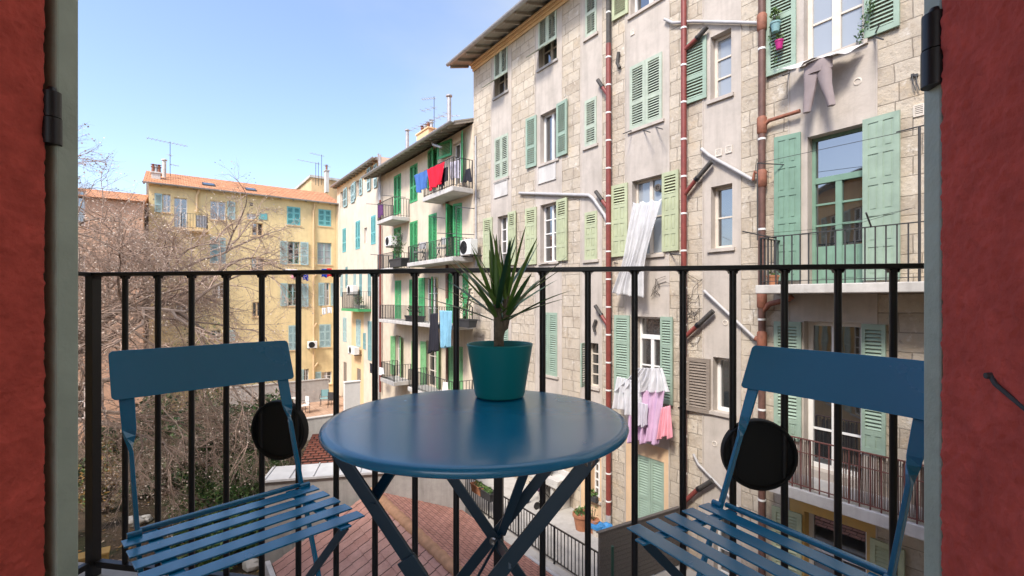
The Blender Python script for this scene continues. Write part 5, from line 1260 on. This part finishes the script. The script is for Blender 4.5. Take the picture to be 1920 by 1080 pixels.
cloth(S,'sheet','light blue sheet hanging in deep folds beside black trousers','sheet',[(823,582),(847,583),(843,650),(828,652)],cm['lb'],-.99,3,.07,group=G,seed=7)
cloth(S,'cloth','black clothes hung on the small lowest balcony','cloth',[(692,680),(704,684),(702,702),(695,698)],cm['black'],-.95,3,.05,group=G,seed=8)
cloth(S,'cloth','white cloth hung beside black clothes on the small lowest balcony','cloth',[(711,688),(719,690),(719,703),(711,702)],cm['white'],-.95,2,.04,group=G,seed=9)
cloth(S,'cloth','purple cloth hung at the small upper left balcony','cloth',[(709,385),(718,382),(718,404),(709,408)],cmat('purple_cloth',(.12,.05,.14)),-.9,2,.04,group=G,seed=10)
GY='washing on the yellow house'
for k,(a,m,l) in enumerate((([(530,504),(558,505),(557,517),(531,514)],'white','white washing in a row under a yellow house window'),([(545,506),(556,506),(556,523),(546,523)],'rose','pink shirt in the washing under the left window'),([(568,507),(578,507),(578,526),(568,525)],'deep','navy jeans at the right end of a washing line'),
   ([(603,504),(613,504),(613,520),(603,519)],'deep','royal blue shirt hung under the pale blue window'),([(613,503),(622,503),(622,518),(613,519)],'red','red shirt hung beside a royal blue shirt'),([(604,577),(612,577),(612,589),(604,590)],'white','white cloth hung left of its twin on the yellow wall'),([(613,576),(622,576),(622,587),(613,588)],'white','white cloth hung right of its twin on the yellow wall'))):
    cloth(Yf,'cloth',l,'cloth',a,cm[m],-.4,2,.03,group=GY,seed=20+k,nu=16,nv=12)
cu = cloth(S,'curtain','sheer white curtain blowing out of a window on the stone house','curtain',[(1187,379),(1241,372),(1221,557),(1162,550)],cm['voile'],-.10,6,.06,seed=31,nu=110,nv=70,y2=-.35,bow=-.16,scal=.05)
GS='washing hung at the stone house'
cloth(S,'net_curtain','crumpled white net hung out over pink washing','curtain',[(1194,690),(1241,690),(1257,735),(1150,735)],cm['net'],-.42,7,.08,seed=32,nu=70,nv=40,group=GS)
cloth(S,'net_curtain','white lace net spread left over pink washing beside the red drainpipe','curtain',[(1157,706),(1200,716),(1205,790),(1150,762)],cm['net'],-.46,5,.08,seed=33,nu=50,nv=40,group=GS)
cloth(S,'sheet','lilac sheet hanging lowest under the white net','sheet',[(1184,731),(1246,733),(1232,832),(1176,828)],cm['lilac'],-.38,5,.06,seed=34,nu=60,nv=40,group=GS)
cloth(S,'cloth','pink cloth at the right end of the washing under the white net','cloth',[(1240,765),(1257,760),(1259,820),(1232,822)],cm['rose'],-.36,3,.05,seed=35,nu=40,nv=30,group=GS)
cloth(S,'cloth','grey printed cloth between white net and lilac sheet','cloth',[(1186,752),(1214,758),(1212,800),(1192,798)],cm['print_'],-.50,4,.05,seed=36,nu=40,nv=30,group=GS)
cloth(S,'cloth','white tea towel on the low terrace rail of the cream house','cloth',[(831,716),(840,717),(840,734),(830,732)],cm['white'],-.9,2,.03,seed=37,nu=16,nv=12,group=G)
# grey trousers and plastic sheet under the top right window
def tr(pts, rx, ry, y, n=14):
    out = []
    for (u, v), r_, r2 in zip(pts, rx, ry):
        x, z = S.at(u, v, y); out.append([(x+r_*math.cos(a), y+r2*math.sin(a)+.010*math.sin(3*a+v), z) for a in [6.283*j/n for j in range(n)]])
    return out
yb = -.30; x, z = S.at(1535, 160, yb); e = empty('trousers', S.W(x,yb,z), S.rz, 'grey trousers hanging upside down below the top right window', 'trousers', GS)
for pts, rx in (([(1522,131),(1520,150),(1519,170),(1515,195),(1513,211)],(.12,.105,.085,.07,.062)),([(1544,122),(1546,140),(1549,160),(1555,180),(1559,198)],(.12,.105,.085,.07,.062))):
    mb = MB(); mb.loft(tr(pts, rx, (.05,.06,.05,.045,.04), yb)); mb.build('trouser_leg', cm['grey'], e, off=(x,yb,z))
mb = MB(); mb.loft(tr([(1535,112),(1534,122),(1533,136)],(.20,.21,.22),(.05,.06,.06),yb)); mb.build('waist', cm['grey'], e, off=(x,yb,z))
cloth(S,'plastic_sheet','crumpled white plastic sheet shielding washing under the top right window','sheet',[(1505,116),(1622,80),(1604,104),(1466,143)],cm['plastic'],-.12,3,.05,seed=41,nu=60,nv=20,y2=-.40)
# pots on the shutter, top right
for (u,v,r,h,m,l,n,lh) in ((1454,60,.085,.17,M['sh_teal'],'grey hanging pot with leafy plant on a green shutter',90,.28),(1461,92,.07,.15,mat('magenta_plastic',(.42,.01,.16),.4,.05),'magenta hanging pot on a green shutter',40,.12)):
    x,z = S.at(u,v,-.16); e = pot(x,-.16,z,r,h,l,n,m=m,name='hanging_pot',cat='hanging pot',lh=lh,size=.035)
    mb = MB(); mb.tube([(r,.0,h),(.0,.05,h+.14),(-r,0,h)],.005,5); mb.build('hanger',M['ironfar'],e)
    mb = MB(); rnd = random.Random(int(u))
    for k in range(26):
        t = rnd.random(); p = Vector((-r*1.1+rnd.gauss(0,.015), rnd.gauss(0,.02), h-.02-t*.36)); a = Vector((rnd.gauss(0,1),rnd.gauss(0,1),rnd.gauss(0,1))).normalized()*.022; b = a.orthogonal().normalized()*.011
        mb.face([p-a,p+b,p+a,p-b], k % 2)
    mb.tube([(-r,0,h),(-r*1.2,0,h-.1),(-r*1.05,0,h-.38)],.003,4,m=2); mb.build('trailing_stem',[lf['g'],lf['d'],lf['b']],e)
mb = MB(); rnd = random.Random(77)
for k in range(120):
    t = rnd.random(); u = 1634-26*t+rnd.gauss(0,4); v = 2+78*t+rnd.gauss(0,3); x,z = S.at(u,v,-.12+rnd.gauss(0,.03)); y = -.12+rnd.gauss(0,.03)
    a = Vector((rnd.gauss(0,1),rnd.gauss(0,1),rnd.gauss(0,1))).normalized()*.026; b = a.orthogonal().normalized()*.013; p = Vector((x,y,z)); mb.face([p-a,p+b,p+a,p-b],k % 2)
mb.tube([(*[S.at(1636,-5,-.12)[0]],-.12,S.at(1636,-5,-.12)[1]),(S.at(1622,40,-.12)[0],-.12,S.at(1622,40,-.12)[1]),(S.at(1606,80,-.12)[0],-.12,S.at(1606,80,-.12)[1])],.004,4,m=2)
x,z = S.at(1620,80,-.12); o = mb.build('climbing_plant',[lf['d'],lf['g'],lf['b']],None,off=(x,-.12,z),loc=S.W(x,-.12,z),rot=(0,0,S.rz)); tag(o,'thin climbing plant trailing over the top right window frame','plant')
# dry vine twigs on the wall
mb = MB(); rnd = random.Random(50)
for k in range(16):
    u,v = rnd.choice([(1290,560),(1288,600),(1420,330),(1230,545),(1292,640)]); pts = []
    for i in range(6):
        x,z = S.at(u,v,-.05); pts.append((x,-.05+rnd.gauss(0,.02),z)); u += rnd.gauss(2,7); v += rnd.gauss(-2,9)
    mb.tube(pts,.006,4)
x,z = S.at(1290,600); o = mb.build('dry_vine',lf['b'],None,off=(x,-.05,z),loc=S.W(x,-.05,z),rot=(0,0,S.rz)); tag(o,'dry leafless vine stems clinging round the red drainpipe','plant')
# balcony plants and furniture of the cream house
def planter(u0,u1,vb,vt,y,label,nl,lh,m='ironfar'):
    x0,zb = S.at(u0,vb,y); x1,_ = S.at(u1,vb,y); zt = S.at((u0+u1)/2,vt,y)[1]
    t = Thing(S,'planter',label,'planter',((x0+x1)/2,y,zb)); c = (x0+x1)/2; a = (x1-x0)/2; h = zt-zb
    mb = MB(); mb.loft([[(c-q,y-b,zb+k),(c+q,y-b,zb+k),(c+q,y+b,zb+k),(c-q,y+b,zb+k)] for q,b,k in ((a*.9,.14,0),(a,.17,h*.85),(a*1.03,.19,h*.86),(a*1.03,.19,h),(a*.93,.15,h),(a*.9,.14,h*.8))],smooth=False); t.add(mb,'trough',M[m])
    mb = MB(); blob_leaves(mb,(c,y,zt+lh*.5),(a*.8,.28,lh*.55),nl,.06,int(u0)); 
    for k in range(5): mb.tube([(c+random.uniform(-a,a)*.5,y,zt-.05),(c+random.uniform(-a,a)*.7,y,zt+lh*.8)],.012,4,m=2)
    t.add(mb,'foliage',[lf['s'],lf['g'],lf['b']])
planter(736,759,502,485,-.72,'dark planter with a tall loose olive shrub at the left of the cream house',260,1.3)
planter(860,887,612,598,-.6,'long dark planter with a small orange tree on the low cream balcony',200,1.3)
planter(766,790,604,592,-.6,'long dark planter with low plants in the middle of the cream balcony',120,.5)
planter(670,680,577,572,-.4,'small box with a round green bush on the little green balcony',140,.55,'terra' if 'terra' in M else 'conc')
x,z = S.at(1449,531,-.5); pot(x,-.5,u_zt,.10,.17,'terracotta pot at the left end of the upper stone house balcony',24,lh=.12,size=.03)
for (u,v,l) in ((787,486,'grey folding chair left on the middle balcony of the cream house'),(830,486,'grey folding chair right on the middle balcony of the cream house')):
    x,_ = S.at(u,v,-.45); e = empty('balcony_chair',S.W(x,-.45,B3[2]),S.rz+.4,l,'chair','chairs on the cream balcony')
    for sx in (-.2,.2):
        for sy in (-.18,.18):
            mb = MB(); mb.tube([(sx,sy,0),(sx,-sy*.4,.45),(sx,sy*1.1 if sy>0 else -.1,.88 if sy>0 else .46)],.014,6); mb.build('leg',M['ironfar'],e)
    mb = MB(); mb.box(-.2,.2,-.19,.19,.43,.46); mb.build('seat',M['greypipe'],e,bevel=.01); mb = MB(); mb.box(-.2,.2,.18,.2,.6,.88); mb.build('backrest',M['greypipe'],e,bevel=.005)
# wire rings in two windows
for (u,v,l) in ((1233,352,'small round brown fan set in the pane behind the curtain window'),(1043,395,'small round dark fan set in a window pane beside a lime shutter')):
    x,z = S.at(u,v,.12); t = Thing(S,'window_fan',l,'fan',(x,.12,z)); q = MB(); q.lathe([(.05,-.01),(.085,-.01),(.09,0),(.085,.012),(.05,.012),(.05,-.01)],n=20,T=lambda p: Vector((x+p.x,.12-p.z,z+p.y))); t.add(q,'ring',M['timber'])
    q = MB()
    for k in range(4): a = k*.785; q.tube([(x-.06*math.cos(a),.12,z-.06*math.sin(a)),(x+.06*math.cos(a),.12,z+.06*math.sin(a))],.006,4)
    t.add(q,'blades',M['timber'])
